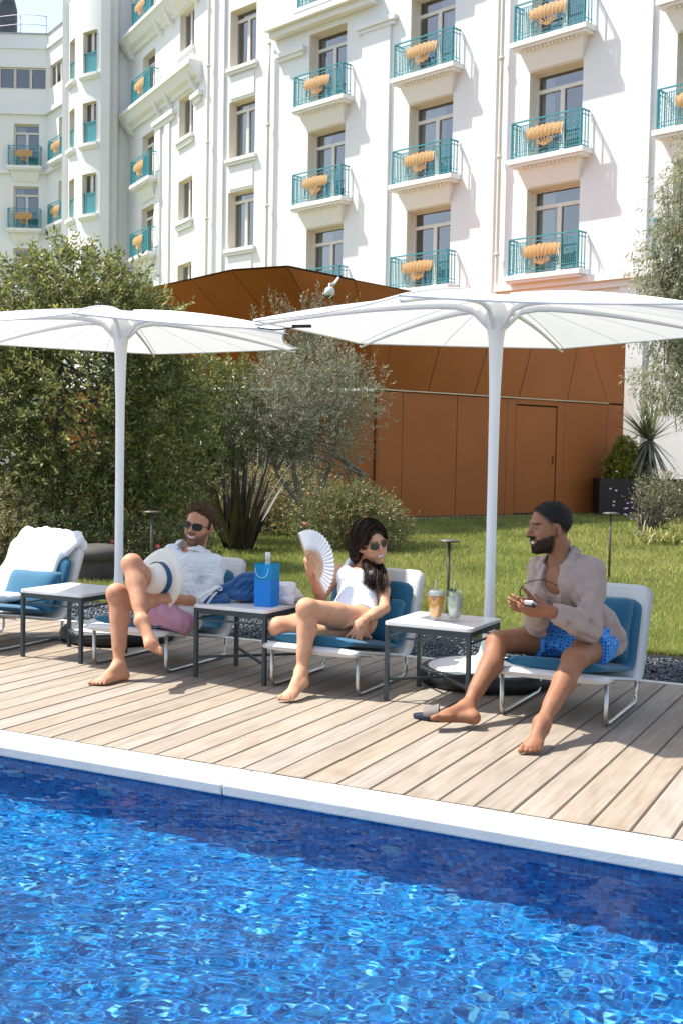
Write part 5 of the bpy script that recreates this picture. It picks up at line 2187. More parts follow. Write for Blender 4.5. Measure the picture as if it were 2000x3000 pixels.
def flush(v, c, J):
    """redder skin over knees, elbows, toes and knuckles, small tan differences along the limbs"""
    for k, r, a in (('kneeL', .06, .30), ('kneeR', .06, .30), ('elL', .05, .3), ('elR', .05, .3), ('toeL', .06, .35), ('toeR', .06, .35), ('heelL', .05, .35), ('heelR', .05, .35), ('wrL', .12, .18), ('wrR', .12, .18)):
        if k in J:
            w = (np.exp(-((v - J[k]) ** 2).sum(1) / r ** 2) * a)[:, None]
            c = c * (1 - w) + c * np.array([1.10, .74, .66]) * w
    n = np.sin(v[:, 0] * 61 + 3 * np.sin(v[:, 2] * 37)) * np.sin(v[:, 1] * 53 + 2 * np.sin(v[:, 0] * 41)) * np.sin(v[:, 2] * 47)
    return c * (1 + .09 * n[:, None] * np.array([.7, 1.0, 1.1]))


def skin_mat(name):
    if name in MAT:
        return MAT[name]
    m = mat(name, (.5, .3, .2), .58, .09, 14, .10, 260, vcol=True, spec=.3, bdist=.002)
    b = m.node_tree.nodes['Principled BSDF']
    b.inputs['Subsurface Weight'].default_value = .12
    b.inputs['Subsurface Radius'].default_value = (.012, .005, .003)
    b.inputs['Subsurface Scale'].default_value = .6
    return m


def cloth(name, S, m, parent, seed=0, color=None):
    return link(name, S.mesh(name, color), m, parent)


def J_(d):
    return {k: A(*v) for k, v in d.items()}


def hair_cap(H, h, grow=.010, line=None, noise=.004, freq=90, seed=0, fade=None):
    """cap of hair over the skull: skull grown outward, cut at the hairline and nape"""
    S = SDF(H.c - .16 * H.sc, H.c + .17 * H.sc, h)
    M, q = H.M(), H.sc
    S.ell(H.p(-.014, 0, .042), (A(.098, .078, .088) + grow) * q, M, .0)
    X, Y, Z = S.coords()
    d = [(X - H.c[0]), (Y - H.c[1]), (Z - H.c[2])]
    f = (d[0] * H.f[0] + d[1] * H.f[1] + d[2] * H.f[2]) / q
    l = (d[0] * H.l[0] + d[1] * H.l[1] + d[2] * H.l[2]) / q
    u = (d[0] * H.u[0] + d[1] * H.u[1] + d[2] * H.u[2]) / q
    keep = line(f, l, u)           # negative where hair is
    S.d = np.maximum(S.d, (keep * q).astype(np.float32))
    n = np.sin(f * freq + 3 * np.sin(l * freq * .7)) * np.sin(l * freq * 1.1 + u * freq * .5) + .6 * np.sin(u * freq * 1.7 + f * freq * .8)
    S.d = S.d + (noise * n * .5).astype(np.float32)
    return S


def ribbons(name, P, width, m, parent, rs, taper=.9):
    """many thin hairs: P (n, k, 3) polylines -> one mesh of tapered ribbons"""
    n, k, _ = P.shape
    T = np.gradient(P, axis=1)
    T /= np.maximum(np.linalg.norm(T, axis=2, keepdims=True), 1e-9)
    ref = rs.normal(0, 1, (n, 1, 3)) + np.array(-_ff)[None, None] * 0
    sd = np.cross(T, ref)
    sd /= np.maximum(np.linalg.norm(sd, axis=2, keepdims=True), 1e-9)
    w = width * (1 - taper * np.linspace(0, 1, k) ** 2)[None, :, None]
    v = np.stack([P - sd * w, P + sd * w], 2).reshape(-1, 3)
    i = (np.arange(n)[:, None] * k + np.arange(k - 1)[None]) * 2
    f = np.stack([i, i + 1, i + 3, i + 2], -1).reshape(-1, 4)
    return link(name, np_mesh(name, v, f, True), m, parent)


def verts_normals(o):
    me = o.data
    v = np.empty(len(me.vertices) * 3, np.float32)
    n = np.empty(len(me.vertices) * 3, np.float32)
    me.vertices.foreach_get('co', v)
    me.vertices.foreach_get('normal', n)
    return v.reshape(-1, 3).astype(float), n.reshape(-1, 3).astype(float)


def fuzz(name, v, nrm, weight, count, length, flow, lift, width, m, parent, seed, jit=.35):
    """short hairs rooted on a surface where weight allows"""
    rs = np.random.default_rng(seed)
    pr_ = np.clip(weight, 0, None)
    k = rs.choice(len(v), count, p=pr_ / pr_.sum())
    r, n = v[k] + rs.normal(0, .0015, (count, 3)), nrm[k]
    d = flow[k] if flow.ndim == 2 else np.tile(flow, (count, 1))
    d = d - n * (d * n).sum(1, keepdims=True)
    d = unit(unit(d) + n * lift + rs.normal(0, jit, (count, 3)))
    L = (length * rs.uniform(.5, 1.25, (count, 1)))
    P = np.stack([r - n * .001, r + d * L * .5 + n * L * .06, r + unit(d - n * .25) * L], 1)
    return ribbons(name, P, width, m, parent, rs)


def soft_collar(Sc, J, lat, up, fwd, wide=1.0, low=.045):
    for s in (-1, 1):
        pts = [J['neck'] - fwd * .062 + up * .050, J['neck'] + lat * s * .082 - fwd * .015 + up * .030, J['neck'] + lat * s * .080 * wide + fwd * .070 - up * .004, J['neck'] + lat * s * .052 * wide + fwd * .128 - up * low]
        nr = [unit_(up * .5 - fwd), unit_(lat * s + up * .6), unit_(lat * s * .6 + fwd * .5 + up * .6), unit_(fwd + up * .3 + lat * s * .2)]
        for i in range(3):
            Sc.cone(pts[i], pts[i + 1], (.022, .026, .030)[i], (.026, .030, .020)[i], .005, flat=(unit_(nr[i] + nr[i + 1]), .30))


# ---------------------------------------------------------------- man in the white shirt
J = J_({'pelvis': (-4.008, 5.716, 0.335), 'hipL': (-3.938, 5.690, 0.325), 'hipR': (-4.078, 5.746, 0.350), 'ankL': (-4.050, 5.256, 0.080), 'toeL': (-4.062, 5.045, 0.003), 'heelL': (-4.025, 5.29, 0.004),
        'kneeL': (-4.131, 5.330, 0.480), 'kneeR': (-4.039, 5.348, 0.655), 'ankR': (-3.85, 5.19, 0.365), 'toeR': (-3.70, 5.10, 0.205), 'heelR': (-3.862, 5.222, 0.305), 'waist': (-4.012, 5.777, 0.428), 'neck': (-4.069, 6.029, 0.676),
        'chest': (-4.041, 5.935, 0.545), 'shL': (-3.885, 5.974, 0.602), 'shR': (-4.236, 6.034, 0.655), 'wrL': (-3.885, 5.566, 0.450), 'elL': (-3.815, 5.799, 0.388), 'wrR': (-4.120, 5.56, 0.535), 'elR': (-4.215, 5.80, 0.475),
        'head': (-4.017, 6.011, 0.853)})
H1 = Head((-4.022, 6.005, .845), dirv(-.36, -.06, .93), dirv(.19, .98, .02), 1.02)
man1 = empty('person', (-4.05, 5.5, 0), 'person in a white shirt, pink shorts and sunglasses, legs crossed, holding a straw hat', 'person', 'people sitting by the pool')
J1 = J
S = person_grid(J)
lat, up, fwd, Mc = torso(S, J)
S.cone(J['neck'] - up * .03, H1.p(-.02, 0, -.05), .060, .056, .03)
for s in 'LR':
    add_arm(S, J, s)
    add_leg(S, J, s)
H1.add(S)
add_foot(S, J['ankL'], J['heelL'], J['toeL'], A(0, 0, 1), dirv(-1, 0, 0))
add_foot(S, J['ankR'], J['heelR'], J['toeR'], dirv(.5, .6, .6), dirv(1, .2, 0))
add_hand(S, J['wrL'], dirv(-.95, .05, .25), dirv(-.1, -.7, -.5), dirv(-.2, .9, .1), (.55, .6, .65, .7), .1)
add_hand(S, J['wrR'], dirv(.1, -.1, 1), dirv(.8, .1, -.2), dirv(.1, .9, .2), (.45, .5, .55, .6), .1)
base1 = (.48, .235, .135)


def col1(v):
    c = np.tile(np.array(base1), (len(v), 1))
    sh = smooth01((.2 - v[:, 2]) / .3)[:, None]
    c = c * (1 - .12 * sh) + np.array([.55, .33, .24]) * .12 * sh
    c = flush(v, c, J1)
    H1.bw = H1.paint(v, c, base1, (.40, .13, .11), ((.16, .085, .05), .62), None)
    return c


bo = link('body', S.mesh('body', col1), skin_mat('skin_tan'), man1)
hb = mat('brown_hair', (.085, .045, .024), .6, .35, 40, stretch=(1, 1, 4), spec=.2)
Sh = hair_cap(H1, .004, .010, lambda f, l, u: np.maximum(.048 - u - np.clip(-f + .005, 0, .2) * .85 + np.clip(f - .02, 0, .1) * .62, (f - .066) - .25 * (u - .10) + 3.0 * np.maximum(np.abs(l) - .035, 0) * .25), .005, 120)
Sh.ell(H1.p(.028, -.006, .121), A(.050, .045, .018), H1.M(), .02)
for d in (-1, 1):
    Sh.ell(H1.p(.012, d * .073, .022), A(.016, .007, .032), H1.M(), .008)
ho = link('hair', Sh.mesh('hair'), hb, man1)
v, n = verts_normals(ho)
f_, l_, u_ = H1.loc(v)
flow = np.tile(-H1.f * .9 + H1.u * .35, (len(v), 1)) + np.sign(l_)[:, None] * H1.l * .12 - (H1.u * 1.3) * smooth01((.06 - u_) / .06)[:, None]
fuzz('hair_strands', v, n, np.ones(len(v)), 8000, .017, flow, .22, .0011, hb, man1, 41, .16)
v, n = verts_normals(bo)
bd = mat('brown_beard', (.10, .052, .028), .7, .3, 60, spec=.15)
fuzz('beard', v, n, H1.bw ** 2, 3000, .0050, np.array(-H1.u + H1.f * .3), .55, .00055, bd, man1, 42)


def sunglasses(H, parent, w=.026, hh=.021, roundness=2.6, frame_c=(.012, .009, .008), lens_c=(.012, .012, .014), metal=False):
    """two lenses, rims, bridge and temples fitted to the head"""
    rim = mat('spectacle_frame_dark' if not metal else 'spectacle_frame_gold', frame_c, .3, .1, metal=.8 if metal else 0)
    mb, ln = MB(), []
    for d in (-1, 1):
        P = []
        for k in range(24):
            a = 2 * math.pi * k / 24
            ca, sa = math.cos(a), math.sin(a)
            x = math.copysign(abs(ca) ** (2 / roundness), ca) * w
            y = math.copysign(abs(sa) ** (2 / roundness), sa) * hh
            P.append(V(*H.p(.103 - 2.2 * (abs(d * .0335 + x)) ** 2 * 3.2, d * .0335 + x, .008 + y)))
        mb.tube(P, .0021 if not metal else .0014, 5, False, closed=True)
        ln.append(P)
        mb.tube([V(*H.p(.094, d * .058, .016)), V(*H.p(.06, d * .074, .014)), V(*H.p(-.005, d * .083, .012)), V(*H.p(-.02, d * .083, -.004))], .0019, 5)
    mb.tube([V(*H.p(.100, -.009, .014)), V(*H.p(.108, 0, .017)), V(*H.p(.100, .009, .014))], .0018, 5)
    o = mb.build('sunglasses', rim, parent)
    lm = mat('dark_lens', lens_c, .12, .1, spec=.25)
    for P in ln:
        l = MB()
        l.add(P, [tuple(range(len(P)))])
        l.build('lens', lm, o, recalc=False)
    return o


sunglasses(H1, man1, .0265, .0205, 3.0)
# shirt
linen = mat('white_linen', (.76, .77, .78), .9, .03, 5, .25, 130, sheen=.1, bdist=.004, trans=.12)
Sc = person_grid(J, .2, .0062)
torso(Sc, J, grow=.016)
Sc.cone(J['pelvis'] + fwd * .0, J['pelvis'] - up * .02, .14, .15, .05)
Sc.ell(J['pelvis'] + lat * .05 + up * .0, A(.165, .13, .10), Mc, .04)
for s, t in (('L', .22), ('R', .35)):
    add_arm(Sc, J, s, 1.02, .017, t)
Sc.folds(.0105, 62, 4, tuple(lat * .8 + up * .6), .3).folds(.0045, 150, 5, tuple(lat + up * .3), .4)
Sc.cut(J['pelvis'] - up * .055, -up)
n0 = H1.p(0, 0, -.085)
Sc.cone(J['neck'] - up * .01 + fwd * .015, H1.p(.03, 0, -.06), .074, .10, .01, sub=True)
Sc.cone(J['neck'] + fwd * .095 - up * .010, J['chest'] + fwd * .170 + up * .025, .052, .006, .006, sub=True)
soft_collar(Sc, J, lat, up, fwd, 1.15, .060)
cloth('shirt', Sc, linen, man1)
pink = mat('pink_cotton', (.56, .30, .42), .9, .08, 9, .2, 150, bdist=.004)
Ss = person_grid(J, .2, .0062)
Ss.ell(J['pelvis'], A(.172, .128, .115), Mc, .04)
for s, t in (('L', .56), ('R', .50)):
    a, b = J['hip' + s], J['knee' + s]
    Ss.cone(a, a + (b - a) * t, .108, .098, .03)
Ss.folds(.009, 75, 8, tuple(fwd), .4)
for s, t in (('L', .56), ('R', .50)):
    a, b = J['hip' + s], J['knee' + s]
    p = a + (b - a) * t
    X, Y, Z = Ss.coords()
    n = unit_(b - a)
    d = (X - p[0]) * n[0] + (Y - p[1]) * n[1] + (Z - p[2]) * n[2]
    nb = (X - p[0]) ** 2 + (Y - p[1]) ** 2 + (Z - p[2]) ** 2 < .17 ** 2
    Ss.d = np.where(nb, np.maximum(Ss.d, d), Ss.d).astype(np.float32)
cloth('shorts', Ss, pink, man1)

# straw hat held in front of his chest
hat_c, hat_ax = A(-4.010, 5.585, .545), dirv(-.66, .16, .74)
hat = empty('straw_hat', hat_c, 'cream straw hat with a navy ribbon held by the man in the white shirt', 'hat')
q = V(*hat_ax).to_track_quat('Z', 'Y').to_matrix().to_4x4()
straw = mat('cream_straw', (.74, .69, .60), .8, .05, 30, .25, 250, bdist=.002)
mb = MB()
prof = [(.188, -.006), (.190, .002), (.160, .008), (.122, .005), (.106, .010), (.102, .032), (.095, .085), (.084, .112), (.060, .122), (.028, .115), (0, .106)]
vs, fs, n = [], [], 44
for (r, z) in prof:
    for k in range(n):
        a = 2 * math.pi * k / n
        el = 1 + .10 * math.cos(2 * a)
        zz = z + (.012 * math.cos(2 * a) if r > .12 else 0)
        pinch = 1 - (.16 * math.exp(-((math.sin(a - .6) - 1) / .5) ** 2) if z > .08 else 0)
        vs.append(q @ V(r * el * math.cos(a) * pinch, r * math.sin(a) * pinch, zz) + V(*hat_c))
for i in range(len(prof) - 1):
    for k in range(n):
        fs.append((i * n + k, i * n + (k + 1) % n, (i + 1) * n + (k + 1) % n, (i + 1) * n + k))
mb.add(vs, fs, True)
mb.build('straw_body', straw, hat, recalc=False)
rb = MB()
P = []
for (r, z) in ((.1080, .010), (.1062, .027), (.1042, .044)):
    P.append([q @ V(r * (1 + .10 * math.cos(4 * math.pi * k / 44)) * math.cos(2 * math.pi * k / 44), r * math.sin(2 * math.pi * k / 44), z) + V(*hat_c) for k in range(45)])
rb.grid(P)
rb.build('ribbon', mat('navy_ribbon', (.008, .055, .16), .5, .1, 20), hat, recalc=False)

# ---------------------------------------------------------------- woman in the white swimsuit
J = J_({'pelvis': (-2.918, 5.943, 0.372), 'hipL': (-2.848, 5.900, 0.352), 'hipR': (-2.988, 5.973, 0.352), 'ankL': (-2.975, 5.44, 0.130), 'toeL': (-2.960, 5.225, 0.004), 'heelL': (-2.945, 5.43, 0.062), 'kneeL': (-2.985, 5.500, 0.466),
        'kneeR': (-3.204, 5.583, 0.335), 'ankR': (-2.93, 5.735, 0.300), 'neck': (-2.988, 6.226, 0.634), 'chest': (-2.972, 6.127, 0.532), 'waist': (-2.930, 6.015, 0.445), 'shL': (-2.842, 6.178, 0.588), 'shR': (-3.140, 6.202, 0.605),
        'wrL': (-2.772, 5.765, 0.378), 'elL': (-2.747, 5.985, 0.430), 'wrR': (-3.146, 5.842, 0.622), 'elR': (-3.165, 6.005, 0.462), 'head': (-2.926, 6.190, 0.779)})
H2 = Head((-2.928, 6.180, .778), dirv(.50, -.08, .86), dirv(-.26, .96, .02), 1.0)
woman = empty('person', (-2.95, 5.5, 0), 'person in a white swimsuit and sunglasses, one leg tucked up, holding a white hand fan', 'person', 'people sitting by the pool')
S = person_grid(J)
lat, up, fwd, Mc = torso(S, J, True)
S.cone(J['neck'] - up * .03, H2.p(-.022, 0, -.05), .046, .044, .025)
for s in 'LR':
    add_arm(S, J, s, .80, 0, 1, .02, .9)
add_leg(S, J, 'L', .93, thigh=.092)
add_leg(S, J, 'R', .93, thigh=.092)
H2.add(S, True, .85)
add_foot(S, J['ankL'], J['heelL'], J['toeL'], A(.05, -.6, .8), dirv(-1, 0, .2), .88)
# tucked foot lies on the seat
add_foot(S, J['ankR'], J['ankR'] + A(.03, .02, -.012), J['ankR'] + A(.15, .13, -.02), A(0, -.3, .9), A(0, -.8, .2), .85)
add_hand(S, J['wrL'], dirv(-.42, -.74, .52), dirv(-.25, -.35, -.85), dirv(-.9, .1, 0), (.22, .16, .12, .12), 1.0, .95, .8)
add_hand(S, J['wrR'], dirv(-.25, .8, .35), dirv(.6, .2, -.3), dirv(-.3, .5, .7), (.75, .85, .9, .95), .1, .9, .6, .8)
base2 = (.56, .30, .18)


def col2(v):
    c = np.tile(np.array(base2), (len(v), 1))
    c = flush(v, c, J)
    H2.paint(v, c, base2, (.50, .14, .13), None, (.08, .045, .03), True, .95)
    return c


link('body', S.mesh('body', col2), skin_mat('skin_tan'), woman)
dh = mat('dark_brown_hair', (.016, .009, .007), .5, .4, 60, stretch=(1, 1, .3), c2=(.036, .019, .013), spec=.22)
# long hair: crown, then locks falling on both sides of the neck and over the shoulder
g = .0048
Sh = SDF(H2.c - A(.26, .24, .36), H2.c + A(.26, .24, .17), g)
M2, q = H2.M(), H2.sc
Sh.ell(H2.p(-.018, 0, .044), (A(.100, .082, .090) + .012) * q, M2, .0)
# open the face
Sh.ell(H2.p(.095, -.004, -.02), A(.062, .068, .098) * q, M2, .012, sub=True)
Sh.ell(H2.p(.07, 0, -.10), A(.09, .055, .07) * q, M2, .012, sub=True)
rr_ = random.Random(3)


def lock(pts, r0, r1, k=.010):
    n = len(pts) - 1
    for i in range(n):
        ra, rb = r0 + (r1 - r0) * i / n, r0 + (r1 - r0) * (i + 1) / n
        Sh.cone(pts[i], pts[i + 1], ra, rb, k)


lock([H2.p(-.03, .080, .0), J['shL'] - lat * .085 + fwd * .045 + up * .055, J['shL'] - lat * .065 + fwd * .075 - up * .01, J['shL'] - lat * .05 + fwd * .085 - up * .085, J['shL'] - lat * .03 + fwd * .08 - up * .10], .036, .012, .02)
lock([H2.p(-.07, .07, -.03), J['shL'] - lat * .06 + up * .04, J['shL'] - lat * .02 + fwd * .02 - up * .05, J['shL'] - lat * .005 + fwd * .01 - up * .09], .042, .014, .02)
lock([H2.p(-.035, -.080, .0), J['neck'] - lat * .080 + up * .06, J['neck'] - lat * .088 - fwd * .005 - up * .0, J['neck'] - lat * .082 - fwd * .02 - up * .04], .034, .012, .02)
for i in range(12):          # her right side, straight down behind the shoulder
    t = i / 11
    a = H2.p(-.03 - .05 * t, -.078 + .01 * t, .03)
    b = H2.p(-.035 - .05 * t, -.088, -.06)
    c = J['neck'] - lat * (.085 - .03 * t) - fwd * (.02 + .05 * t) + up * .03
    d = J['neck'] - lat * (.075 - .05 * t) - fwd * (.05 + .03 * t) - up * (.03 + .02 * rr_.random())
    lock([a, b, c, d], .019, .008, .016)
for i in range(16):          # her left side, swept forward over the shoulder and chest
    t = i / 15
    a = H2.p(.012 - .09 * t, .080, .035)
    b = H2.p(.0 - .07 * t, .092, -.05)
    c = J['shL'] - lat * (.10 - .05 * t) + fwd * (.075 - .07 * t) + up * (.045)
    d = J['shL'] - lat * (.075 - .06 * t) + fwd * (.115 - .10 * t) - up * (.03 + .015 * rr_.random())
    e = J['shL'] - lat * (.060 - .075 * t + .02 * rr_.uniform(-1, 1)) + fwd * (.120 - .10 * t) - up * (.075 + .045 * rr_.random())
    lock([a, b, c, d, e], .020, .006, .016)
for i in range(10):          # back
    t = i / 9 * 2 - 1
    a = H2.p(-.10, t * .06, .02)
    b = H2.p(-.11, t * .07, -.08)
    c = J['neck'] + lat * t * .09 - fwd * .085 - up * .06
    lock([a, b, c, c + lat * (.03 + .05 * t) - up * .08], .026, .012, .015)
X, Y, Z = Sh.coords()
fl = (X - H2.c[0]) * lat[0] + (Y - H2.c[1]) * lat[1] + (Z - H2.c[2]) * lat[2]
ff_ = (X - H2.c[0]) * fwd[0] + (Y - H2.c[1]) * fwd[1] + (Z - H2.c[2]) * fwd[2]
Sh.d = Sh.d + (.0016 * np.sin(fl * 300 + 5 * np.sin(Z * 20)) * np.sin(ff_ * 240 + 4 * np.sin(Z * 16 + 1)) + .0010 * np.sin(fl * 560 + Z * 26)).astype(np.float32)
link('hair', Sh.mesh('hair', None, 1), dh, woman)
# loose strands: from the parting over the skull, then down each side
rs = np.random.default_rng(77)


def skull(f, ang, g=.016):
    x = np.clip((f + .018) / (.100 + g), -.97, .97)
    k = math.sqrt(1 - x * x)
    return H2.p(f, (.082 + g) * k * math.sin(ang), .044 + (.090 + g) * k * math.cos(ang))


ST = []
JC = rs.normal(0, 1, (2, 14, 3))
for i in range(3600):
    sd_ = -1 if rs.random() < .42 else 1
    f0 = rs.uniform(-.100, .082)
    tt = np.clip((.082 - f0) / .18, 0, 1)
    g = rs.uniform(.012, .022)
    key = [skull(f0, sd_ * a, g) for a in np.radians((3, 30, 58, 84))]
    j1 = JC[0 if sd_ < 0 else 1, int(tt * 13.9)] * .9 + rs.normal(0, .42, 3)
    if sd_ < 0:
        key += [H2.p(-.02 - .06 * tt, -.108, -.05) + j1 * .006, J['neck'] - lat * (.100 - .05 * tt) - fwd * (.05 * tt) + up * .035 + j1 * .010, J['neck'] - lat * (.106 - .06 * tt) - fwd * (.01 + .06 * tt) - up * .01 + j1 * .013,
                J['neck'] - lat * (.082 - .05 * tt) - fwd * (.02 + .06 * tt) - up * (.05 + .035 * rs.random()) + j1 * .016]
    else:
        key += [H2.p(.0 - .07 * tt, .098, -.045) + j1 * .006, J['shL'] - lat * (.095 - .06 * tt) + fwd * (.075 - .08 * tt) + up * .055 + j1 * .012, J['shL'] - lat * (.078 - .075 * tt) + fwd * (.105 - .10 * tt) - up * .01 + j1 * .016,
                J['shL'] - lat * (.050 - .075 * tt) + fwd * (.115 - .10 * tt) - up * (.07 + .02 * rs.random()) + j1 * .018, J['shL'] - lat * (.035 - .075 * tt) + fwd * (.11 - .09 * tt) - up * (.115 + .05 * rs.random()) + j1 * .02]
    key = np.array(key)
    # resample smoothly
    q = np.linspace(0, len(key) - 1, 15)
    i0 = np.clip(q.astype(int), 0, len(key) - 2)
    t = (q - i0)[:, None]
    pm, p0, p1, p2 = key[np.maximum(i0 - 1, 0)], key[i0], key[i0 + 1], key[np.minimum(i0 + 2, len(key) - 1)]
    c = .5 * (2 * p0 + (p1 - pm) * t + (2 * pm - 5 * p0 + 4 * p1 - p2) * t * t + (3 * p0 - pm - 3 * p1 + p2) * t ** 3)
    wv = np.linspace(0, 1, 15)[:, None] ** 2
    c = c + wv * .012 * (np.sin(q * 2.0 + 6 * tt)[:, None] * lat + np.cos(q * 1.8 + 5 * tt)[:, None] * fwd)
    ST.append(c)
ribbons('hair_strands', np.array(ST), .0017, dh, woman, rs, .8)
sunglasses(H2, woman, .0255, .0235, 2.1, (.45, .30, .16), (.018, .015, .016), True)
# swimsuit
sw = mat('white_swim_jersey', (.74, .77, .84), .75, .03, 10, .12, 200, bdist=.003)
Sc = person_grid(J, .17, .0052)
torso(Sc, J, True, .0075, sh=False)
for s in (-1, 1):
    k = 'shL' if s > 0 else 'shR'
    m = J['neck'] + (J[k] - J['neck']) * .52
    Sc.cone(J['chest'] + lat * s * .075 + fwd * .075 + up * .05, m + fwd * .045 + up * .010, .030, .022, .015, flat=(fwd, .9))
    Sc.cone(m + fwd * .045 + up * .010, m - fwd * .06 - up * .01, .022, .026, .012)
# horizontal gathers round the waist
X, Y, Z = Sc.coords()
hgt = (X - J['pelvis'][0]) * up[0] + (Y - J['pelvis'][1]) * up[1] + (Z - J['pelvis'][2]) * up[2]
la = (X - J['pelvis'][0]) * lat[0] + (Y - J['pelvis'][1]) * lat[1] + (Z - J['pelvis'][2]) * lat[2]
band = np.exp(-((hgt - .10) / .085) ** 2)
Sc.d = Sc.d + (.0024 * band * smooth01((hgt - .02) / .05) * np.sin(hgt * 240 + 5 * np.sin(la * 14 + 1))).astype(np.float32)
Sc.ell(J['neck'] + fwd * .065 - up * .035, A(.066, .10, .078), Mc, .008, sub=True)          # scoop neck
for s in (-1, 1):
    k = 'shL' if s > 0 else 'shR'
    Sc.cone(J[k] + lat * s * .005 + up * .06, J[k] + lat * s * .022 - up * .085, .062, .050, .008, sub=True)   # armholes
    h = 'hipL' if s > 0 else 'hipR'
    kn = 'kneeL' if s > 0 else 'kneeR'
    d = unit_(J[kn] - J[h])
    Sc.cone(J[h] + d * .075 + lat * s * .045, J[h] + d * .22 + lat * s * .05, .098, .12, .008, sub=True)      # leg openings
cloth('swimsuit', Sc, sw, woman)
# thin necklace and bracelets
jw = mat('gold_chain', (.65, .45, .2), .3, .1, metal=.9)
nk = MB()
nk.tube([V(*(J['neck'] + up * (.008 - .040 * math.cos(a) * (1 if math.cos(a) > 0 else .4)) + lat * .054 * math.sin(a) + fwd * (.052 * math.cos(a) + .012))) for a in np.linspace(0, 2 * math.pi, 25)[:-1]], .0016, 5, False, closed=True)
nk.build('necklace', jw, woman, recalc=False)
br = MB()
ax = unit_(J['wrL'] - J['elL'])
s1 = unit_(np.cross(ax, A(0, 0, 1)))
s2 = np.cross(ax, s1)
for t in (.80, .90):
    p = J['elL'] + (J['wrL'] - J['elL']) * t
    br.tube([V(*(p + (s1 * math.cos(a) + s2 * math.sin(a)) * .0275)) for a in np.linspace(0, 2 * math.pi, 17)[:-1]], .0018, 5, False, closed=True)
br.build('bracelets', jw, woman, recalc=False)

# folding fan in her right hand: pivot in the fist, leaf spread up and to her side
piv = J['wrR'] + dirv(-.25, .8, .35) * .055 + dirv(.2, 0, .6) * .035
fan = empty('hand_fan', piv, 'white pleated folding fan with pale wooden sticks held by the woman', 'hand fan')
fan_n = dirv(.72, .10, .66)
fu = unit_(np.cross(fan_n, dirv(1, 0, 0)))
fu = fu if fu[2] > 0 else -fu
fr = unit_(np.cross(fu, fan_n))
fr = fr if fr @ np.array(_rr) > 0 else -fr
wood = mat('fan_wood', (.60, .40, .25), .6, .12, 30)
wleaf = mat('fan_leaf', (.74, .77, .83), .8, .03, 8, trans=.3)
N, A0, A1, R0, R1 = 22, R(118), R(-52), .088, .200
P = []
for i in range(2 * N + 1):
    a = A0 + (A1 - A0) * i / (2 * N)
    z = .0045 * (1 if i % 2 else -1)
    P.append([V(*(piv + (fr * math.cos(a) + fu * math.sin(a)) * r + fan_n * z)) for r in (R0, (R0 + R1) / 2, R1 + (.003 if i % 2 else 0))])
MB().grid(P, False).build('pleated_leaf', wleaf, fan, recalc=False)
for i in range(N + 1):
    a = A0 + (A1 - A0) * i / N
    d = fr * math.cos(a) + fu * math.sin(a)
    w = .012 if i in (0, N) else .0095
    MB().bar(V(*(piv + d * .002 + fan_n * .0006 * (i - N / 2))), V(*(piv + d * (R1 if i in (0, N) else R0 + .02) + fan_n * .0006 * (i - N / 2))), w, .0016, tuple(fan_n)).build('stick', wood, fan)

# ---------------------------------------------------------------- man in the taupe shirt
J = J_({'pelvis': (-1.576, 5.905, 0.379), 'hipL': (-1.491, 5.875, 0.362), 'hipR': (-1.661, 5.915, 0.362), 'ankL': (-1.520, 5.045, 0.110), 'ankR': (-1.955, 5.245, 0.090), 'kneeL': (-1.485, 5.421, 0.345), 'kneeR': (-1.927, 5.591, 0.365),
        'toeL': (-1.522, 4.862, 0.004), 'heelL': (-1.525, 5.085, 0.055), 'toeR': (-2.080, 5.075, 0.045), 'heelR': (-1.885, 5.205, 0.030), 'waist': (-1.585, 5.862, 0.483), 'neck': (-1.631, 5.688, 0.803), 'chest': (-1.603, 5.728, 0.663),
        'shL': (-1.472, 5.648, 0.750), 'shR': (-1.775, 5.780, 0.727), 'wrL': (-1.590, 5.348, 0.577), 'wrR': (-1.691, 5.410, 0.592), 'elL': (-1.454, 5.558, 0.483), 'elR': (-1.735, 5.650, 0.472), 'head': (-1.683, 5.637, 0.955)})
H3 = Head((-1.688, 5.632, .952), dirv(-.96, -.06, .26), dirv(.05, 1, .0), 1.04)
man2 = empty('person', (-1.65, 5.3, 0), 'person in an open taupe shirt and blue shorts, turned in profile, holding a case', 'person', 'people sitting by the pool')
S = person_grid(J)
lat, up, fwd, Mc = torso(S, J)
S.cone(J['neck'] - up * .03, H3.p(-.03, 0, -.05), .060, .057, .03)
for s in 'LR':
    add_arm(S, J, s)
    add_leg(S, J, s)
H3.add(S, False, 1.05)
add_foot(S, J['ankL'], J['heelL'], J['toeL'], A(0, -.25, 1), dirv(-1, 0, .2))
add_foot(S, J['ankR'], J['heelR'], J['toeR'], A(.45, .55, .7), A(-.1, -.5, .9))
add_hand(S, J['wrL'], dirv(-.97, .02, .2), dirv(-.2, .6, -.6), dirv(-.1, .85, .3), (.40, .40, .42, .45), .05)
add_hand(S, J['wrR'], dirv(-.75, .05, .65), dirv(.5, .1, -.8), dirv(.1, .95, .1), (.62, .62, .65, .7), .05)
base3 = (.29, .128, .066)


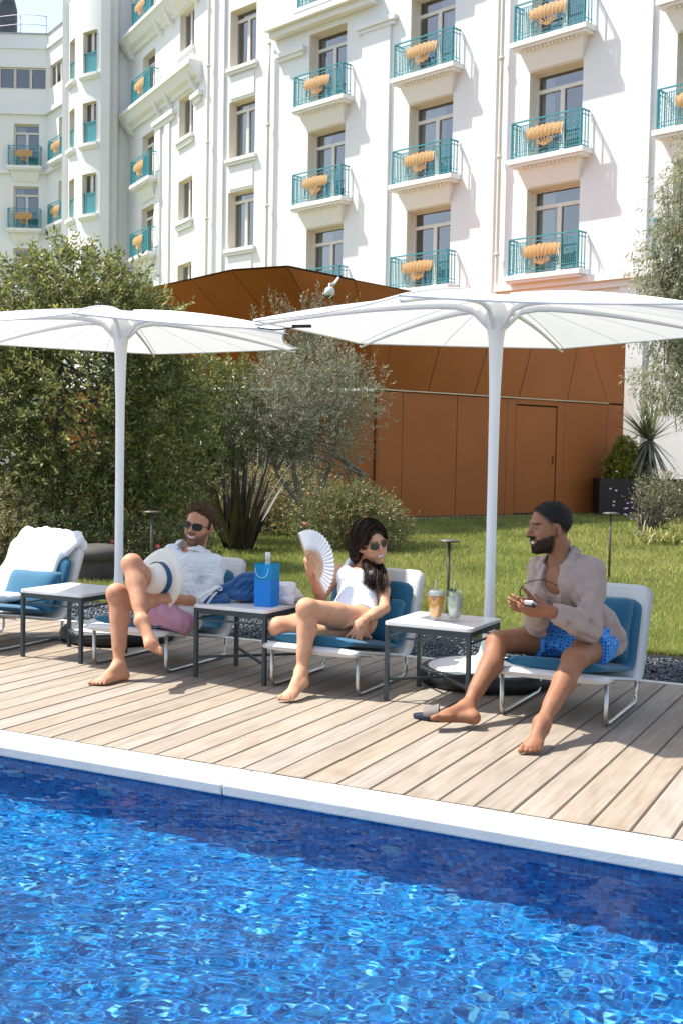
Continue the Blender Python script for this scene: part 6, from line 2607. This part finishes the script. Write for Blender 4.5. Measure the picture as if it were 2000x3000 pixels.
def col3(v):
    c = np.tile(np.array(base3), (len(v), 1))
    H3.bw = H3.paint(v, c, base3, (.25, .09, .07), ((.030, .018, .013), .80), (.015, .010, .008), True, .72)
    f, l, u = H3.loc(v)
    k1 = .030 - u - .60 * np.clip(-f, 0, .2) + 1.1 * np.clip(f - .012, 0, .1)
    k2 = (f - .070) - .20 * (u - .10)
    ear = (np.abs(l) > .0725) & (f > -.03) & (f < .022) & (u < .034)
    fade = smooth01(1 - k1 / .034) * smooth01(1 - k2 / .007) * (np.abs(l) < .1) * (u > -.10) * (np.abs(f) < .14) * .88 * ~ear
    H3.fade = fade
    c = c * (1 - fade[:, None]) + A(.018, .012, .010) * fade[:, None]
    c = flush(v, c, J)
    # chest tattoo, a faint dark patch
    p = J['chest'] + fwd * .13 - up * .02
    w = smooth01(1 - np.linalg.norm((v - p) * A(1, 1, .8), axis=1) / .06) * .45
    c = c * (1 - w[:, None]) + A(.03, .025, .022) * w[:, None]
    # soles are lighter
    return c


bo = link('body', S.mesh('body', col3), skin_mat('skin_brown'), man2)
bh = mat('black_hair', (.013, .0095, .008), .6, .4, 120, spec=.25)
Sh = hair_cap(H3, .0035, .0012, lambda f, l, u: np.maximum(.030 - u - np.clip(-f, 0, .2) * .60 + 1.1 * np.clip(f - .012, 0, .1), (f - .070) - .20 * (u - .10)), .0022, 260)
ho = link('hair', Sh.mesh('hair'), bh, man2)
v, n = verts_normals(ho)
fuzz('hair_strands', v, n, np.ones(len(v)), 9000, .0042, np.array(-H3.f + H3.u * .2), .8, .0007, bh, man2, 43, .5)
v, n = verts_normals(bo)
fuzz('hair_fade', v, n, H3.fade ** 2, 9000, .0032, np.array(-H3.u), .6, .0005, bh, man2, 44, .4)
fuzz('beard_hairs', v, n, H3.bw ** 2, 7000, .0055, np.array(-H3.u + H3.f * .25), .5, .0007, bh, man2, 45, .4)
# fuller beard on the chin
Sb = SDF(H3.c - .17, H3.c + .15, .004)
Sb.ell(H3.p(.065, 0, -.098), A(.0245, .027, .0185), H3.M(), .0)
Sb.ell(H3.p(.045, 0, -.090), A(.034, .040, .018), H3.M(), .015)
Sb.ell(H3.p(.098, 0, -.066), A(.024, .030, .016), H3.M(), .005, sub=True)
bb_ = link('beard', Sb.mesh('beard'), bh, man2)
v, n = verts_normals(bb_)
fuzz('beard_hairs', v, n, np.ones(len(v)), 3000, .006, np.array(-H3.u + H3.f * .4), .6, .0007, bh, man2, 46, .4)

taupe = mat('taupe_linen', (.355, .268, .228), .92, .05, 6, .3, 120, bdist=.004, sheen=.1)
Sc = person_grid(J, .2, .006)
torso(Sc, J, grow=.017)
Sc.cone(J['pelvis'] + lat * .05 - fwd * .03 + up * .02, J['pelvis'] + lat * .07 - fwd * .05 - up * .06, .14, .13, .05)
for s in 'LR':
    add_arm(Sc, J, s, 1.05, .019, .93)
    # loose cloth gathers under the elbow
    Sc.ell(J['el' + s] + A(.0, .01, -.015), A(.060, .060, .056), None, .03)
Sc.folds(.0120, 58, 14, tuple(up * .9 - lat * .4), .3).folds(.0045, 140, 15, tuple(up - lat * .3), .4)
Sc.cut(J['pelvis'] - up * .085, -up)
for s in 'LR':
    p = J['el' + s] + (J['wr' + s] - J['el' + s]) * .90
    n = unit_(J['wr' + s] - J['el' + s])
    X, Y, Z = Sc.coords()
    d = (X - p[0]) * n[0] + (Y - p[1]) * n[1] + (Z - p[2]) * n[2]
    nb = (X - p[0]) ** 2 + (Y - p[1]) ** 2 + (Z - p[2]) ** 2 < .11 ** 2
    Sc.d = np.where(nb, np.maximum(Sc.d, d), Sc.d).astype(np.float32)
# neck opening and the open front
Sc.cone(J['neck'] + fwd * .01 - up * .005, H3.p(-.0, 0, -.05), .078, .10, .008, sub=True)
op = [J['neck'] + fwd * .10 - up * .02, J['chest'] + fwd * .165 - lat * .005 + up * .03, J['chest'] + fwd * .175 - lat * .012 - up * .10, J['waist'] + fwd * .16 - lat * .015 - up * .06]
for a, b, r0, r1 in zip(op[:-1], op[1:], (.052, .050, .052), (.050, .052, .06)):
    Sc.cone(a, b, r0, r1, .004, sub=True)
soft_collar(Sc, J, lat, up, fwd, 1.25, .050)
cloth('shirt', Sc, taupe, man2)
st = MB()
p = [J['neck'] + lat * .062 - fwd * .03 + up * .06, J['neck'] + lat * .060 + fwd * .045 + up * .012, J['neck'] + lat * .040 + fwd * .112 - up * .06, J['neck'] + lat * .038 + fwd * .122 - up * .085]
st.grid([[V(*(a - lat * .006)), V(*(a + lat * .016 + fwd * .006))] for a in p])
st.build('neck_strap', mat('grey_green_tape', (.22, .32, .31), .8, .05), man2, recalc=False)


def shorts_material():
    m, nt, b, N = new_mat('blue_print_cotton')
    tc = node(nt, 'ShaderNodeTexCoord')
    vo = node(nt, 'ShaderNodeTexVoronoi', {'Vector': tc.outputs['Object'], 'Scale': 55, 'Randomness': .35}, feature='DISTANCE_TO_EDGE')
    r = ramp(nt, vo.outputs[0], [(.0, (.10, .36, .72)), (.10, (.06, .28, .66)), (.16, (.004, .10, .42))])
    nt.links.new(r.outputs[0], b.inputs['Base Color'])
    b.inputs['Roughness'].default_value = .85
    return m


Ss = person_grid(J, .2, .006)
Ss.ell(J['pelvis'], A(.178, .132, .118), Mc, .04)
HEM = (('L', .48), ('R', .52))
for s, t in HEM:
    a, b = J['hip' + s], J['knee' + s]
    Ss.cone(a, a + (b - a) * (t + .1), .110, .106, .03)
Ss.ell((J['hipL'] + J['hipR']) / 2 + A(-.02, -.10, .0), A(.12, .10, .075), None, .04)
Ss.folds(.010, 70, 21, tuple(fwd), .4)
X, Y, Z = Ss.coords()
for s, t in HEM:
    a, b = J['hip' + s], J['knee' + s]
    p, n = a + (b - a) * t, unit_(b - a)
    d = (X - p[0]) * n[0] + (Y - p[1]) * n[1] + (Z - p[2]) * n[2]
    nb = (X - p[0]) ** 2 + (Y - p[1]) ** 2 + (Z - p[2]) ** 2 < .165 ** 2
    Ss.d = np.where(nb, np.maximum(Ss.d, d), Ss.d).astype(np.float32)
cloth('shorts', Ss, shorts_material(), man2)

# spectacles case and folded spectacles in his hands
hc = J['wrL'] + dirv(-.97, .02, .2) * .085 + dirv(-.2, .8, .2) * .030
case = empty('glasses_case', hc, 'small silver and black glasses case in the hands of the man in the taupe shirt', 'case')
Mq = V(*dirv(-.55, .35, .75)).to_track_quat('X', 'Z').to_matrix().to_4x4()
Mq.translation = V(*hc)
MB().box((-.040, -.024, -.014), (.040, .024, .0), Mq).build('body', mat('case_black', (.015, .016, .02), .35), case, .006)
MB().box((-.0395, -.0235, .001), (.0395, .0235, .014), Mq).build('lid', mat('case_silver', (.62, .68, .74), .3, metal=.4), case, .006)
gp_ = J['wrR'] + dirv(-.3, .6, .5) * .09
gl = empty('spectacles', gp_, 'black folded spectacles dangling from the fingers of the man in the taupe shirt', 'spectacles')
gm = mat('spectacle_frame_dark', (.012, .009, .008), .3, .1)
for s in (0,):
    MB().tube([V(*(gp_ + dirv(-.35 + .75 * t, .62 - .1 * s, .1) * (.05 + .012 * s) + dirv(1, -.05, .2) * (.105 * t) + A(0, 0, .02 * math.sin(3 * t) - .03 * s))) for t in np.linspace(0, 1, 8)], .0024, 6).build('temple', gm, gl)
MB().tube([V(*(gp_ + dirv(-.3, .4, .1) * .05 + dirv(-.15, -1, .2) * (.055 * t) + dirv(-1, 0, .3) * .012 * math.sin(math.pi * t))) for t in np.linspace(0, 1, 8)], .003, 6).build('front_rim', gm, gl)

# black slide sandal beside his foot
sl = empty('slide_sandal', (-2.08, 5.18, 0), 'navy slide sandal with a taupe strap under the bare foot', 'sandal')
fd, sd = unit_(A(-.93, -.30, 0)), unit_(A(.30, -.93, 0))
o0 = A(-2.115, 5.305, 0)
pts = []
for k in range(28):
    a = 2 * math.pi * k / 28
    w = .048 * (1 + .10 * math.cos(a))
    pts.append(V(*(o0 + fd * .138 * math.cos(a) + sd * w * math.sin(a) + A(0, 0, .004))))
MB().prism(pts, (0, 0, .022)).build('sole', mat('navy_rubber', (.012, .022, .05), .5), sl, .005)
strap = []
for i in range(5):
    x = .010 + .075 * i / 4
    strap.append([V(*(o0 + fd * x + sd * .056 * math.cos(b) + A(0, 0, .024 + .055 * math.sin(b) * (1 - .1 * i)))) for b in np.linspace(0, math.pi, 11)])
MB().grid(strap).build('strap', mat('taupe_strap', (.13, .11, .10), .7), sl, recalc=False)
